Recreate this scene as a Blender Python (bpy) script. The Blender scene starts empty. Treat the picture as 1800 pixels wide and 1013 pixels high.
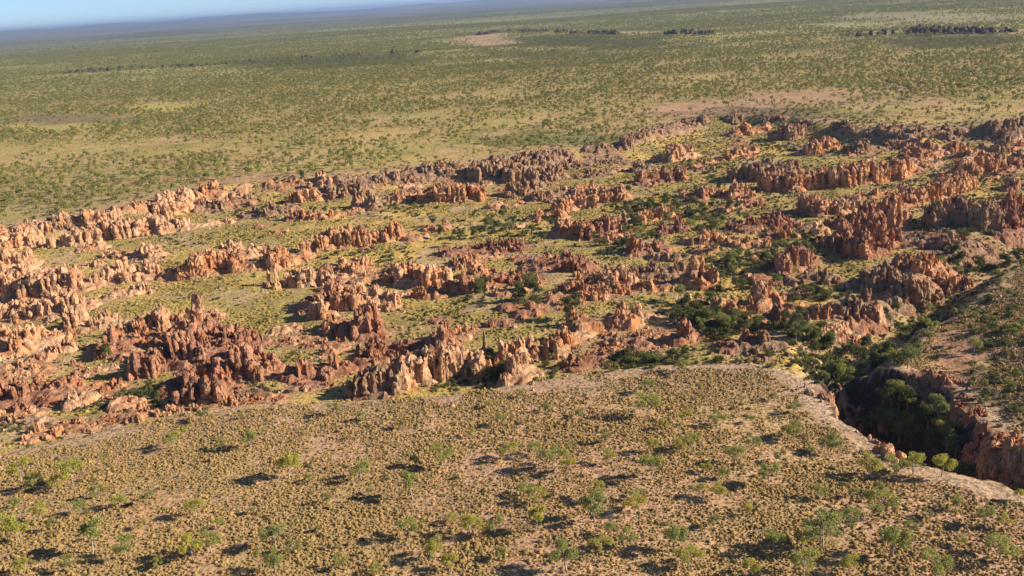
import bpy, math, random
import numpy as np
from mathutils import Matrix

random.seed(7)
RNG = np.random.default_rng(11)
SC = bpy.context.scene
COL = SC.collection
R = math.radians

# ------------------------------------------------------------------ camera, sky, sun, exposure
CAM_H = 100.0
FOC = 1624.0                       # focal length in pixels of the 1800 px wide picture
PITCH, ROLL = R(17.32), R(3.75)
F_ = np.array([0, math.cos(PITCH), -math.sin(PITCH)])
R0 = np.array([1.0, 0, 0]); U0 = np.array([0, math.sin(PITCH), math.cos(PITCH)])
R_ = math.cos(ROLL) * R0 - math.sin(ROLL) * U0
U_ = math.sin(ROLL) * R0 + math.cos(ROLL) * U0
CAMP = np.array([0, 0, CAM_H])
cd = bpy.data.cameras.new('camera')
cam = bpy.data.objects.new('camera', cd); COL.objects.link(cam)
cd.sensor_width = 36.0; cd.lens = 36.0 * FOC / 1800.0
cd.clip_start = 1.0; cd.clip_end = 120000.0
cam.matrix_world = Matrix(((R_[0], U_[0], -F_[0], 0), (R_[1], U_[1], -F_[1], 0),
                           (R_[2], U_[2], -F_[2], CAM_H), (0, 0, 0, 1)))
SC.camera = cam

SUN_EL, SUN_AZ = R(26), R(94)      # azimuth clockwise from +Y
W = bpy.data.worlds.new('World'); SC.world = W; W.use_nodes = True
wn = W.node_tree.nodes; wl = W.node_tree.links
sky = wn.new('ShaderNodeTexSky'); sky.sky_type = 'NISHITA'; sky.sun_disc = False
sky.sun_elevation = SUN_EL; sky.sun_rotation = SUN_AZ
sky.altitude = 300; sky.air_density = 0.5; sky.dust_density = 0.08; sky.ozone_density = 3.8
wl.new(sky.outputs[0], wn['Background'].inputs[0]); wn['Background'].inputs[1].default_value = 0.085
sd = bpy.data.lights.new('sun', 'SUN'); sd.energy = 5.0; sd.angle = R(0.5); sd.color = (1.0, 0.87, 0.71)
sun = bpy.data.objects.new('sun', sd); COL.objects.link(sun)
sun.rotation_euler = (math.pi / 2 - SUN_EL, 0, math.pi - SUN_AZ)
SC.view_settings.view_transform = 'Standard'; SC.view_settings.look = 'None'
SC.view_settings.gamma = 1.0; SC.view_settings.exposure = 0.75
SC.cycles.max_bounces = 6; SC.cycles.diffuse_bounces = 2; SC.cycles.volume_bounces = 0
SC.cycles.transparent_max_bounces = 8

# ------------------------------------------------------------------ noise
def _h(ix, iy, iz, s):
    h = (ix.astype(np.int64) * 374761393 + iy.astype(np.int64) * 668265263 + iz.astype(np.int64) * 2147483647 + s * 974634777) & 0xffffffff
    h = ((h ^ (h >> 13)) * 1274126177) & 0xffffffff
    h = ((h ^ (h >> 16)) * 2246822519) & 0xffffffff
    return ((h ^ (h >> 15)) & 0xffffff) / float(0xffffff)
def n2(x, y, s=0):
    x = np.asarray(x, float); y = np.asarray(y, float)
    ix = np.floor(x); iy = np.floor(y); fx = x - ix; fy = y - iy
    fx = fx * fx * (3 - 2 * fx); fy = fy * fy * (3 - 2 * fy)
    z = np.zeros_like(ix)
    a = _h(ix, iy, z, s); b = _h(ix + 1, iy, z, s); c = _h(ix, iy + 1, z, s); d = _h(ix + 1, iy + 1, z, s)
    return (a + (b - a) * fx) * (1 - fy) + (c + (d - c) * fx) * fy
def f2(x, y, s=0, o=4):
    t = 0; a = .5; n = 0
    for k in range(o):
        t = t + a * n2(x * 2 ** k + 13.7 * k, y * 2 ** k - 7.3 * k, s + k); n += a; a *= .5
    return t / n
def n3(x, y, z, s=0):
    ix = np.floor(x); iy = np.floor(y); iz = np.floor(z); fx = x - ix; fy = y - iy; fz = z - iz
    fx = fx * fx * (3 - 2 * fx); fy = fy * fy * (3 - 2 * fy); fz = fz * fz * (3 - 2 * fz)
    def L(k):
        a = _h(ix, iy, iz + k, s); b = _h(ix + 1, iy, iz + k, s); c = _h(ix, iy + 1, iz + k, s); d = _h(ix + 1, iy + 1, iz + k, s)
        return (a + (b - a) * fx) * (1 - fy) + (c + (d - c) * fx) * fy
    a = L(0); b = L(1)
    return a + (b - a) * fz
def ss(a, b, x):
    t = np.clip((x - a) / (b - a), 0, 1); return t * t * (3 - 2 * t)

# ------------------------------------------------------------------ laying out: photo measurements -> places on the land
def ray(px, py): return F_ * FOC + R_ * (px - 900) - U_ * (py - 506.5)
def unp(px, py, z=0.0):
    d = ray(px, py)
    t = (z - CAM_H) / min(d[2], -1e-3)
    return CAMP + d * t
def pt(L, z): return np.array([unp(a, b, z)[:2] for a, b in L])
def sdf(P, X, Y):                                  # signed distance to polygon, + inside
    d = np.full(X.shape, 1e18); ins = np.zeros(X.shape, bool)
    n = len(P)
    for i in range(n):
        a = P[i]; b = P[(i + 1) % n]; e = b - a
        wx = X - a[0]; wy = Y - a[1]
        t = np.clip((wx * e[0] + wy * e[1]) / (e @ e), 0, 1)
        d = np.minimum(d, (wx - t * e[0]) ** 2 + (wy - t * e[1]) ** 2)
        c = ((a[1] > Y) != (b[1] > Y)) & (X < (b[0] - a[0]) * (Y - a[1]) / (b[1] - a[1] + 1e-12) + a[0])
        ins ^= c
    d = np.sqrt(d)
    return np.where(ins, d, -d)
def dline(P, X, Y):                                # distance to polyline and parameter along it
    d = np.full(X.shape, 1e18); best = np.zeros(X.shape); acc = 0
    for i in range(len(P) - 1):
        a = P[i]; b = P[i + 1]; e = b - a; L = math.hypot(*e)
        wx = X - a[0]; wy = Y - a[1]
        t = np.clip((wx * e[0] + wy * e[1]) / (L * L + 1e-9), 0, 1)
        q = (wx - t * e[0]) ** 2 + (wy - t * e[1]) ** 2
        m = q < d; d = np.where(m, q, d); best = np.where(m, acc + t * L, best); acc += L
    return np.sqrt(d), best

ZP, ZF = 9.0, 8.0       # level of the near table land, of the far plain (basin floor = 0)
NEAR = [(-500, 935), (-200, 862), (0, 796), (150, 757), (300, 725), (450, 709), (600, 703), (800, 688), (900, 672), (1000, 656), (1150, 641), (1300, 641), (1380, 650), (1430, 668)]
RIMR = [(1500, 652), (1580, 612), (1640, 560), (1700, 520), (1800, 468), (1950, 420), (2300, 330)]
FAR = [(2300, 190), (1950, 205), (1800, 216), (1700, 222), (1600, 232), (1500, 222), (1400, 204), (1300, 200), (1200, 212), (1140, 232), (1100, 252), (1000, 262), (900, 276), (820, 286), (700, 300), (600, 311), (450, 321), (350, 335), (270, 352), (200, 372), (100, 385), (0, 402), (-300, 425), (-700, 470)]
BASIN = np.vstack([pt(NEAR, ZP), pt(RIMR, 3), pt(FAR, ZF), [[-420, 250]]])
GORGE = np.vstack([pt([(1405, 640), (1430, 668), (1452, 700), (1472, 730), (1530, 768), (1575, 806), (1650, 832), (1730, 862), (1800, 887), (1960, 930), (2300, 1010)], ZP),
                   pt([(2300, 990), (1960, 908), (1830, 866), (1790, 846), (1742, 812), (1722, 776), (1702, 742), (1676, 700), (1640, 672), (1560, 655), (1500, 640)], 5)])
CREEK = pt([(2100, 395), (1900, 425), (1800, 447), (1740, 475), (1690, 505), (1650, 540), (1600, 580), (1540, 610), (1480, 640), (1500, 690)], -4)
ESC = [pt([(840, 66), (900, 58), (960, 57), (1040, 64), (1120, 69), (1250, 66)], 4), pt([(1500, 72), (1600, 66), (1700, 68), (1800, 66), (1900, 66)], 4),
       pt([(120, 136), (260, 126), (380, 118), (520, 107), (640, 103), (760, 97)], 4)]
def ground(X, Y, fine=True):
    X = np.asarray(X, float); Y = np.asarray(Y, float)
    wob = (f2(X / 22, Y / 22, 3, 4) - .5) * 10 + (f2(X / 6, Y / 6, 5, 2) - .5) * 3
    D = sdf(BASIN, X, Y) + wob * .55
    soft = 7 + 10 * ss(120, 190, X) * ss(330, 260, Y) + 16 * ss(330, 420, Y)
    inb = ss(-1.5, soft, D)
    r = np.hypot(X, Y)
    near = ZP + 2.2 * ss(0, 70, -D) + (f2(X / 60, Y / 60, 8, 3) - .5) * 3.0
    hill = 3 + 9 * ss(0, 60, -D) + (f2(X / 30, Y / 30, 9, 3) - .5) * 5
    rel = ss(400, 5000, r)
    plain = ZF + (f2(X / 160, Y / 160, 10, 3) - .5) * 5 + rel * (f2(X / 1400, Y / 900, 12, 4) - .5) * 36
    far = ss(7000, 15000, r)
    plain = plain + far * (np.maximum(f2(X / 4200, Y / 2600, 14, 5) - .42, 0) * 430 * ss(9000, 26000, r) + 4)
    for k, E in enumerate(ESC):
        d, u = dline(E, X, Y)
        plain = plain + 9 * ss(180, 5, d) * (f2(X / 90, Y / 40, 20 + k, 3))
    isright = ss(70, 110, X) * ss(400, 330, Y) * ss(210 - 60, 240 - 60, Y + (X - 150) * .25)
    isnear = ss(300, 240, Y)
    out = plain * (1 - isnear) + near * isnear
    out = out * (1 - isright) + hill * isright
    bas = (f2(X / 35, Y / 35, 15, 3) - .5) * 3.2 + (f2(X / 9, Y / 9, 16, 2) - .5) * .9
    z = out * (1 - inb) + bas * inb
    dc, u = dline(CREEK, X, Y)
    z = z - ss(15, 3, dc + wob * .4) * 5.5 * ss(-8, 3, D + 4)
    G = sdf(GORGE, X, Y) + wob * .3 + (f2(X / 4.5, Y / 4.5, 6, 3) - .5) * 5
    tg = ss(-1.0, 7.5 + 12 * ss(86, 96, X) * ss(215, 200, Y), G); q = tg * 5; tg = (np.floor(q) + ss(.35, .75, q - np.floor(q))) / 5 * .7 + tg * .3
    z = z - tg * (z + 12 - 3 * f2(X / 8, Y / 8, 18, 2))
    z = z + (f2(X / 3.1, Y / 3.1, 19, 2) - .5) * .35 * ss(2500, 600, r)
    return z
def placev(px, py, z0):                            # pixels -> standing points on the land
    px = np.asarray(px, float); py = np.asarray(py, float); z = np.zeros(px.shape) + z0
    d = F_ * FOC + (px - 900)[:, None] * R_ - (py - 506.5)[:, None] * U_
    dz = np.minimum(d[:, 2], -1e-3)
    for k in range(13):
        t = (z - CAM_H) / dz; x = d[:, 0] * t; y = d[:, 1] * t; g = ground(x, y)
        z = g if k == 12 else .5 * z + .5 * g
    return np.stack([x, y, z], 1)

# ------------------------------------------------------------------ mesh + material helpers
def mesh(name, V, Fc, mat=None, smooth=False, cols=None, tris=False):
    me = bpy.data.meshes.new(name)
    V = np.asarray(V, np.float32); Fc = np.asarray(Fc, np.int32)
    nv = len(V); nf, k = Fc.shape
    me.vertices.add(nv); me.vertices.foreach_set('co', V.ravel())
    me.loops.add(nf * k); me.loops.foreach_set('vertex_index', Fc.ravel())
    me.polygons.add(nf); me.polygons.foreach_set('loop_start', np.arange(nf, dtype=np.int32) * k)
    me.polygons.foreach_set('use_smooth', np.full(nf, smooth))
    me.update(calc_edges=True)
    if cols is not None:
        a = me.color_attributes.new('Col', 'FLOAT_COLOR', 'POINT')
        c = np.ones((nv, 4), np.float32); c[:, :3] = cols; a.data.foreach_set('color', c.ravel())
    if mat: me.materials.append(mat)
    return me
def link(name, data, parent=None, loc=(0, 0, 0), rz=0, sc=1.0, **tags):
    o = bpy.data.objects.new(name, data); COL.objects.link(o)
    o.location = loc; o.rotation_euler = (0, 0, rz)
    o.scale = (sc,) * 3 if not hasattr(sc, '__len__') else sc
    if parent: o.parent = parent
    for k, v in tags.items(): o[k] = v
    return o
def newmat(name, rough=.95):
    m = bpy.data.materials.new(name); m.use_nodes = True
    b = m.node_tree.nodes['Principled BSDF']; b.inputs['Roughness'].default_value = rough
    b.inputs['Specular IOR Level'].default_value = .08
    return m, m.node_tree.nodes, m.node_tree.links, b
def nd(N, t, **kw):
    n = N.new(t)
    for k, v in kw.items(): setattr(n, k, v)
    return n
def mixc(N, L, a, b, fac, mode='MIX'):
    m = nd(N, 'ShaderNodeMix', data_type='RGBA', blend_type=mode); m.clamp_factor = True
    for i, v in ((0, fac), (6, a), (7, b)):
        if hasattr(v, 'links'): L.new(v, m.inputs[i])
        elif i == 0: m.inputs[0].default_value = v
        else: m.inputs[i].default_value = (*v, 1)
    return m.outputs[2]
def noise(N, L, vec, scale, det=4, rough=.55, lo=.35, hi=.65, dist=0):
    n = nd(N, 'ShaderNodeTexNoise'); n.inputs['Scale'].default_value = scale; n.inputs['Detail'].default_value = det
    n.inputs['Roughness'].default_value = rough; n.inputs['Distortion'].default_value = dist
    L.new(vec, n.inputs['Vector'])
    r = nd(N, 'ShaderNodeMapRange'); r.inputs[1].default_value = lo; r.inputs[2].default_value = hi
    L.new(n.outputs[0], r.inputs[0]); return r.outputs[0]
def scaled(N, L, vec, s):
    m = nd(N, 'ShaderNodeMapping'); m.inputs['Scale'].default_value = s; L.new(vec, m.inputs['Vector']); return m.outputs[0]

def ground_mat():
    m, N, L, b = newmat('ground')
    ca = nd(N, 'ShaderNodeVertexColor', layer_name='Col').outputs[0]
    geo = nd(N, 'ShaderNodeNewGeometry').outputs['Position']
    c = mixc(N, L, ca, (.5, .5, .45), noise(N, L, geo, 1.1, 5, .68, .46, .6), 'MULTIPLY')
    c2 = mixc(N, L, c, (1.25, 1.12, 1.0), noise(N, L, geo, .35, 5, .65, .48, .7), 'MULTIPLY')
    c2 = mixc(N, L, c2, (1.35, 1.28, 1.35), noise(N, L, geo, 2.6, 3, .6, .58, .68), 'MULTIPLY')
    c2 = mixc(N, L, c2, (.55, .57, .52), noise(N, L, geo, .55, 6, .75, .56, .66), 'MULTIPLY')
    c3 = mixc(N, L, c2, (.62, .62, .55), noise(N, L, geo, .045, 6, .7, .5, .72), 'MULTIPLY')
    L.new(c3, b.inputs['Base Color'])
    bp = nd(N, 'ShaderNodeBump'); bp.inputs['Strength'].default_value = .7; bp.inputs['Distance'].default_value = .25
    L.new(noise(N, L, geo, 1.1, 5, .65, .3, .7), bp.inputs['Height']); L.new(bp.outputs[0], b.inputs['Normal'])
    return m
def rock_mat():
    m, N, L, b = newmat('sandstone')
    ca = nd(N, 'ShaderNodeVertexColor', layer_name='Col').outputs[0]
    g = nd(N, 'ShaderNodeNewGeometry'); geo = g.outputs['Position']
    streak = scaled(N, L, geo, (1, 1, .18)); strata = scaled(N, L, geo, (.25, .25, 1.6))
    c = mixc(N, L, ca, (.46, .385, .35), noise(N, L, streak, .8, 6, .7, .5, .68), 'MULTIPLY')
    c = mixc(N, L, c, (1.28, 1.22, 1.12), noise(N, L, geo, .33, 5, .6, .45, .68), 'MULTIPLY')
    c = mixc(N, L, c, (.78, .62, .55), noise(N, L, strata, .8, 4, .6, .5, .62), 'MULTIPLY')
    c = mixc(N, L, c, (.96, .78, .62), noise(N, L, geo, .13, 3, .5, .5, .7), 'MULTIPLY')
    up = nd(N, 'ShaderNodeSeparateXYZ'); L.new(g.outputs['Normal'], up.inputs[0])
    mr = nd(N, 'ShaderNodeMapRange'); mr.inputs[1].default_value = .55; mr.inputs[2].default_value = .95; mr.inputs[4].default_value = .6
    L.new(up.outputs[2], mr.inputs[0])
    mm = nd(N, 'ShaderNodeMath', operation='MULTIPLY'); L.new(mr.outputs[0], mm.inputs[0]); L.new(noise(N, L, geo, .9, 4, .6, .35, .65), mm.inputs[1])
    c = mixc(N, L, c, (.15, .115, .10), mm.outputs[0])
    L.new(c, b.inputs['Base Color'])
    bp = nd(N, 'ShaderNodeBump'); bp.inputs['Strength'].default_value = .9; bp.inputs['Distance'].default_value = .45
    L.new(noise(N, L, scaled(N, L, geo, (1, 1, .6)), 1.0, 6, .7, .3, .7), bp.inputs['Height']); L.new(bp.outputs[0], b.inputs['Normal'])
    return m
def leaf_mat(name, ca, cb, trans=.35, objcol=False):
    m, N, L, b = newmat(name, .7)
    rnd = nd(N, 'ShaderNodeObjectInfo')
    c = mixc(N, L, ca, cb, rnd.outputs['Random'])
    if objcol: c = mixc(N, L, c, rnd.outputs['Color'], 1.0, 'MULTIPLY')
    geo = nd(N, 'ShaderNodeNewGeometry').outputs['Position']
    c = mixc(N, L, c, (1.4, 1.27, 1.1), noise(N, L, geo, .8, 3, .5, .4, .65), 'MULTIPLY')
    L.new(c, b.inputs['Base Color'])
    tr = nd(N, 'ShaderNodeBsdfTranslucent'); L.new(c, tr.inputs[0])
    mx = nd(N, 'ShaderNodeMixShader'); mx.inputs[0].default_value = trans
    L.new(b.outputs[0], mx.inputs[1]); L.new(tr.outputs[0], mx.inputs[2])
    L.new(mx.outputs[0], N['Material Output'].inputs[0])
    return m
def bark_mat():
    m, N, L, b = newmat('bark')
    geo = nd(N, 'ShaderNodeNewGeometry').outputs['Position']
    L.new(mixc(N, L, (.50, .45, .38), (.22, .17, .13), noise(N, L, scaled(N, L, geo, (1, 1, .3)), 3, 3)), b.inputs['Base Color'])
    return m
M_G = ground_mat(); M_R = rock_mat(); M_B = bark_mat()
M_GUM = leaf_mat('gum_leaves', (.35, .345, .11), (.30, .32, .12), .38, True)
M_DK = leaf_mat('dark_leaves', (.095, .115, .045), (.16, .175, .065), .3, True)
M_TUS = leaf_mat('tussock_grass', (.38, .27, .11), (.24, .18, .073), .12)
M_GRS = leaf_mat('basin_grass', (.44, .33, .10), (.18, .165, .058), .15)
M_WOOD = leaf_mat('woodland_leaves', (.20, .23, .07), (.33, .325, .10), .35)
M_HEA = leaf_mat('heath_leaves', (.11, .12, .05), (.20, .185, .085), .25)

# ------------------------------------------------------------------ the rock formations: kind, colour, height m, half width m, base line in the photo, label
#  kinds: p pinnacles, w wall of columns, b boulders, s one spire, m low mound of rubble
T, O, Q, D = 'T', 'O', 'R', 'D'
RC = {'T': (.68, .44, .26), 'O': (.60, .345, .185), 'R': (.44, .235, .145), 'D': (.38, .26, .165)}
OUT = [
# back rim, left
('w',T,8,5,[(-60,446),(0,438),(58,430)],'pale orange block wall on the basin rim at the left edge'),
('w',T,6,4,[(82,434),(130,430)],'low fluted pale wall right of the block wall at the left edge'),
('w',T,8,5,[(137,430),(160,424),(186,416)],'stepped tan wall below the dark bushes on the left rim'),
('w',T,9,6,[(192,416),(235,414),(280,408)],'tall columned pale wall on the left rim below open plain'),
('p',T,7,5,[(288,408),(332,402)],'knobbly pale crag right of the columned wall on left rim'),
('p',T,4,4,[(340,402),(400,392)],'low broken pale rocks trailing right from the left rim'),
('w',T,8,5,[(285,372),(318,364),(352,356)],'bright golden cliff cut into the edge of the plain'),
('b',D,4,6,[(85,396),(120,390),(155,390)],'grey boulders among dark bushes on the left rim'),
('p',D,8,6,[(360,370),(400,364),(438,358)],'dark red crag right of the golden cliff'),
('p',D,6,6,[(440,380),(475,376),(508,368)],'shaded jagged rocks above the green basin shrubs'),
('w',O,8,4,[(525,356),(558,350)],'bright orange split wall under the round dark thicket'),
('b',O,6,5,[(512,386),(560,382),(616,376)],'orange boulder ridge standing on the back meadow'),
('p',D,7,5,[(565,348),(600,344),(642,340)],'broken dark red rim rocks behind the orange boulder ridge'),
('b',O,8,5,[(622,376),(642,362)],'leaning orange slab at right end of the boulder ridge'),
('p',D,9,4,[(656,368),(690,354)],'dark cleft crag with two pale pinnacles near back rim'),
('p',O,8,5,[(694,356),(720,350),(748,344)],'row of orange pinnacles left of the ribbed orange cliff'),
('w',O,10,6,[(755,352),(790,352),(836,350)],'tall ribbed orange cliff end below the rim'),
('p',D,5,5,[(640,322),(720,312),(800,303),(835,297)],'dark rubble crest along the rim above the orange cliffs'),
('w',D,10,5,[(832,316),(880,318),(930,316),(985,312)],'long shadowed cliff of dark columns at centre rim'),
('w',D,5,6,[(860,292),(930,284),(1000,278)],'flat brown rocky lip above the long shadowed cliff'),
# left jumble
('p',T,7,5,[(196,450),(222,450)],'left block of the pair of pale crags on left meadow'),
('p',T,8,5,[(240,456),(276,452)],'right and larger crag of the pale pair on left meadow'),
('b',T,4,4,[(152,468),(172,465)],'small pale boulder on grass below the pale crag pair'),
('p',T,9,8,[(-30,478),(10,474),(40,466)],'pale jagged mass at the left edge below the rim wall'),
('p',T,7,7,[(45,478),(80,490),(110,486)],'pale hummocky rocks right of the jagged mass, left edge'),
('p',T,9,6,[(-20,520),(20,522),(48,518)],'pale overhanging wall with a deep black hollow, left edge'),
('w',T,9,6,[(55,520),(95,516),(128,508)],'pale fluted ridge right of the deep black hollow'),
('p',T,9,7,[(112,508),(150,504),(185,496)],'crown of pale spikes in the middle of the left jumble'),
('p',T,8,6,[(190,496),(225,492),(264,486)],'pale ridge ending in small fingers above left meadow'),
('p',T,5,4,[(200,520),(228,518),(254,514)],'low pale foot ridge in front of the finger ridge'),
('b',T,7,8,[(-30,562),(20,560),(60,552)],'smooth pale domes at the left edge mid height'),
('p',T,7,7,[(70,552),(110,548),(150,540)],'pale knobbly terrace between the domes and the split crag'),
('p',T,8,6,[(138,574),(160,572),(184,568)],'split pale crag casting a long shadow left onto grass'),
('b',T,7,7,[(20,612),(55,608),(92,598)],'big pale boulder hump with bright flank, far left'),
('b',T,5,6,[(-60,632),(-10,628),(30,618),(75,606)],'long pale slab sloping down left at the picture edge'),
('b',T,4,4,[(50,636),(75,628)],'small pale boulders below the bright flanked hump'),
('s',Q,4,2.2,[(124,592)],'lone brown block on grass between pale jumble and red massif'),
('b',O,4,7,[(-20,668),(20,664),(60,656)],'pinkish low boulders at the lower left edge'),
('p',Q,6,8,[(-20,706),(20,706),(60,700),(95,696)],'red brown rounded rocks at the lower left edge'),
('b',O,3,7,[(95,700),(140,694),(190,690)],'bare pink rock dome below the red massif, left'),
('b',Q,2.5,4,[(112,668),(136,664)],'low brown dome in front of the massif shadow'),
('s',Q,2.5,2,[(129,642)],'small brown block in the massif shadow'),
('p',T,7,5,[(0,500),(35,500)],'pale broken crest behind the black hollow, left edge'),
('p',T,6,5,[(85,535),(120,530)],'pale stepped rocks above the knobbly terrace, left'),
('b',T,5,5,[(0,590),(50,586)],'pale slabs in front of the smooth domes, left edge'),
('b',T,5,4,[(95,620),(120,614)],'pale low blocks right of the bright flanked hump'),
('p',T,6,4,[(150,440),(178,436)],'small pale teeth under the stepped rim wall'),
('b',O,3,5,[(10,735),(60,728)],'rust rocks half buried in scrub, lower left corner of basin'),
# pale central-left and red massif
('p',T,7,4,[(238,572),(262,574)],'spiky pale shoulder left of the pale peaks'),
('p',T,10,6,[(285,572),(318,570),(356,560)],'tall pale twin peaks above the red massif'),
('s',T,7,1.6,[(213,588)],'slender pale pinnacle left above the red massif'),
('p',Q,9,6,[(190,618),(212,612),(236,604)],'red crags at the upper left corner of the red massif'),
('p',O,8,7,[(238,600),(270,598),(302,598)],'orange capped crags along the top of the red massif'),
('w',Q,8,5,[(300,606),(325,606)],'fluted red block in the middle of the red massif'),
('b',Q,9,6,[(345,596),(368,594),(385,598)],'rounded red dome on top of the red massif'),
('w',Q,9,3.2,[(250,658),(262,658)],'upright red slab standing in front of the massif shadow'),
('w',Q,8,2.6,[(272,652),(284,650)],'smaller red slab beside the upright red slab'),
('p',Q,9,6,[(292,640),(325,640),(355,638)],'forest of thin red spires in the red massif'),
('p',Q,9,7,[(360,630),(395,632),(425,640)],'deeply cut red pinnacles on the right of the massif'),
('p',Q,9,6,[(425,662),(445,660),(462,656)],'red ridge end facing the open yellow meadow'),
('p',Q,7,5,[(300,688),(325,680),(348,672)],'red spiky foot ridge at the front of the massif'),
('p',Q,8,6,[(355,672),(390,668),(415,668)],'red ribs at the front right of the massif'),
('w',Q,6,4,[(335,702),(362,700),(392,696)],'low fluted red wall nearest the bare edge of the slope'),
('s',Q,7,1.3,[(230,668)],'lone leaning red spire at left foot of the massif'),
('w',Q,6,4,[(405,620),(428,606),(454,604)],'square red towers behind the massif ridge end'),
# long mid ridge
('p',O,9,5,[(302,486),(330,484)],'rounded orange buttress at left end of the long ridge'),
('w',O,9,6,[(342,482),(372,478),(402,470)],'smooth orange cliff in the long ridge'),
('p',T,7,7,[(392,456),(425,450),(448,444)],'pale shelf above the dark hollow of the long ridge'),
('p',O,10,6,[(425,474),(455,470),(480,466)],'orange crags with a dark cave, middle of long ridge'),
('p',O,9,6,[(480,468),(505,462),(528,456)],'orange pinnacles right of the dark cave'),
('w',O,10,5,[(548,440),(575,438),(596,434)],'sheer finely fluted orange wall of the long ridge'),
('p',O,9,5,[(602,434),(630,430),(656,424)],'orange wall with a pointed tower, long ridge'),
('b',O,9,4,[(680,424),(700,420),(712,418)],'bulging orange rock at the right end of the long ridge'),
('p',O,5,4,[(718,422),(735,420)],'small orange pinnacles trailing the long ridge'),
('b',O,7,4,[(758,404),(778,402)],'round orange knob alone beyond the long ridge'),
# second row of pillars
('w',T,9,4,[(522,502),(545,500)],'black mouthed pale arch block in the second pillar row'),
('w',T,9,4,[(548,498),(572,496)],'organ pipe pale columns in the second pillar row'),
('p',T,8,4,[(578,496),(600,494)],'sharp pale wedges right of the organ pipe columns'),
('s',T,7,1.3,[(473,504)],'thin free standing pillar at the left of the pillar row'),
('s',T,8,2.0,[(490,506)],'stout free standing pillar beside the thin one'),
('p',O,7,7,[(585,476),(605,474),(628,476)],'brown crag behind the pale wedges'),
('b',O,5,8,[(630,492),(665,486),(700,484),(730,486)],'sprawl of orange boulders between two pillar rows'),
('b',T,3.5,3,[(665,518),(695,516),(728,514)],'row of square pale blocks in the strip of shade'),
('w',T,9,4.5,[(712,500),(745,500),(775,498)],'comb of pale fins above black shade, middle row'),
('p',Q,9,3.5,[(790,512),(822,510)],'pair of dark red towers at the end of the comb'),
('p',O,6,4,[(745,520),(765,522)],'pale posts in front of the comb of fins'),
('p',O,6,4,[(826,490),(850,484)],'ragged orange crest right of the dark red towers'),
('b',O,4,5,[(800,470),(835,458),(870,450)],'smooth tilted pale slab behind the ragged crest'),
('b',Q,5,7,[(790,446),(830,440),(870,436),(905,436)],'low maroon crags across the middle meadow'),
('b',Q,5,8,[(855,496),(885,490),(925,494)],'maroon cone shaped rubble hill near centre'),
('p',Q,5,3,[(838,508),(862,506)],'little red posts at foot of the maroon cone'),
('s',Q,5,1.8,[(942,502)],'stubby red post right of the maroon cone'),
('p',O,7,3.5,[(866,366),(876,362)],'pointed orange rock alone on the back meadow'),
('b',O,4,3,[(888,364),(914,358)],'low orange boulders right of the pointed rock'),
# centre
('p',D,8,6,[(940,350),(970,348),(995,344)],'dark broken crags at the back centre'),
('p',D,8,6,[(900,345),(930,335),(960,325)],'shadowed rocks below the long cliff at centre'),
('p',O,10,6,[(1020,344),(1050,346),(1092,350)],'tall orange spires of the centre ridge'),
('w',O,8,4,[(985,372),(1010,366),(1035,362)],'row of orange fingers in front of the tall spires'),
('p',O,7,5,[(940,386),(960,382),(985,384)],'orange crag casting black shade, left of centre ridge'),
('p',O,7,6,[(985,412),(1012,404)],'rough orange heap at the lower left of centre ridge'),
('w',Q,8,5,[(1025,418),(1048,412),(1075,406)],'square red towers at the front of centre ridge'),
('b',O,5,4,[(1062,424),(1080,420)],'pale orange blocks at foot of the square red towers'),
('s',D,7,2.3,[(1096,394)],'isolated dark post right of the square red towers'),
('w',O,5,3.5,[(1122,392),(1150,386),(1174,380)],'low fluted orange wall on the meadow, centre right'),
('p',Q,5,4,[(1164,408),(1182,404),(1198,402)],'small red crag between meadow trees'),
('p',Q,6,5,[(1112,446),(1135,444),(1162,438)],'ragged red crag surrounded by green trees, centre right'),
('p',Q,7,7,[(945,470),(975,466),(1005,468)],'big dark red hump in the centre'),
('p',Q,8,5,[(1010,470),(1030,474)],'red cliff at the right side of the dark red hump'),
('b',O,4,8,[(1035,490),(1060,484),(1095,482)],'tumbled pinkish boulders right of the dark red hump'),
('w',T,6,4,[(1072,498),(1105,494)],'ribbed tan ridge in the centre right boulder field'),
('b',O,5,8,[(985,528),(1030,518),(1075,510)],'broad slope of orange slabs in the centre'),
('b',D,8,6,[(1122,482),(1150,484),(1168,484)],'dark rounded crags right of the ribbed tan ridge'),
('p',D,7,5,[(1172,480),(1195,478)],'shaded pinnacles behind the bright orange tower'),
('b',O,6,5,[(1135,506),(1162,506),(1188,504)],'orange blocks below the dark rounded crags'),
('p',O,10,4.5,[(1212,500),(1240,502)],'bright orange tower facing right above green trees'),
# lower centre
('p',Q,9,6,[(545,542),(572,540),(595,538)],'red crag with pointed shadow, upper left of broken castle rocks'),
('p',T,9,7,[(600,530),(630,532),(652,538)],'pale pillars at the top of the broken castle rocks'),
('b',T,8,4,[(672,536),(684,538)],'twin pale lumps right of the broken castle rocks'),
('w',T,6,2.5,[(553,556),(580,554)],'little row of pale candles on the castle rocks'),
('p',O,9,5,[(590,578),(605,576)],'pale tower above the black shade of castle rocks'),
('p',Q,10,6,[(620,586),(640,584),(650,590)],'red ridge at the right of the castle rocks'),
('b',O,4,5,[(552,606),(575,606),(592,608)],'low orange rocks at foot of the castle rocks'),
('b',O,4,5,[(505,600),(525,598),(540,596)],'flat pink rock left of the castle rocks'),
('p',T,4,3,[(482,584),(500,582),(512,580)],'small pale stump and rubble on the open meadow'),
('b',Q,4.5,7,[(650,624),(690,616),(735,612)],'smooth brown mound behind the front pillar wall'),
('b',Q,5,5,[(645,640),(665,636)],'brown dome with dark shade at left of the brown mound'),
('p',Q,6,4,[(522,662),(545,658)],'small dark red crag with shade, lower centre'),
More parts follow.
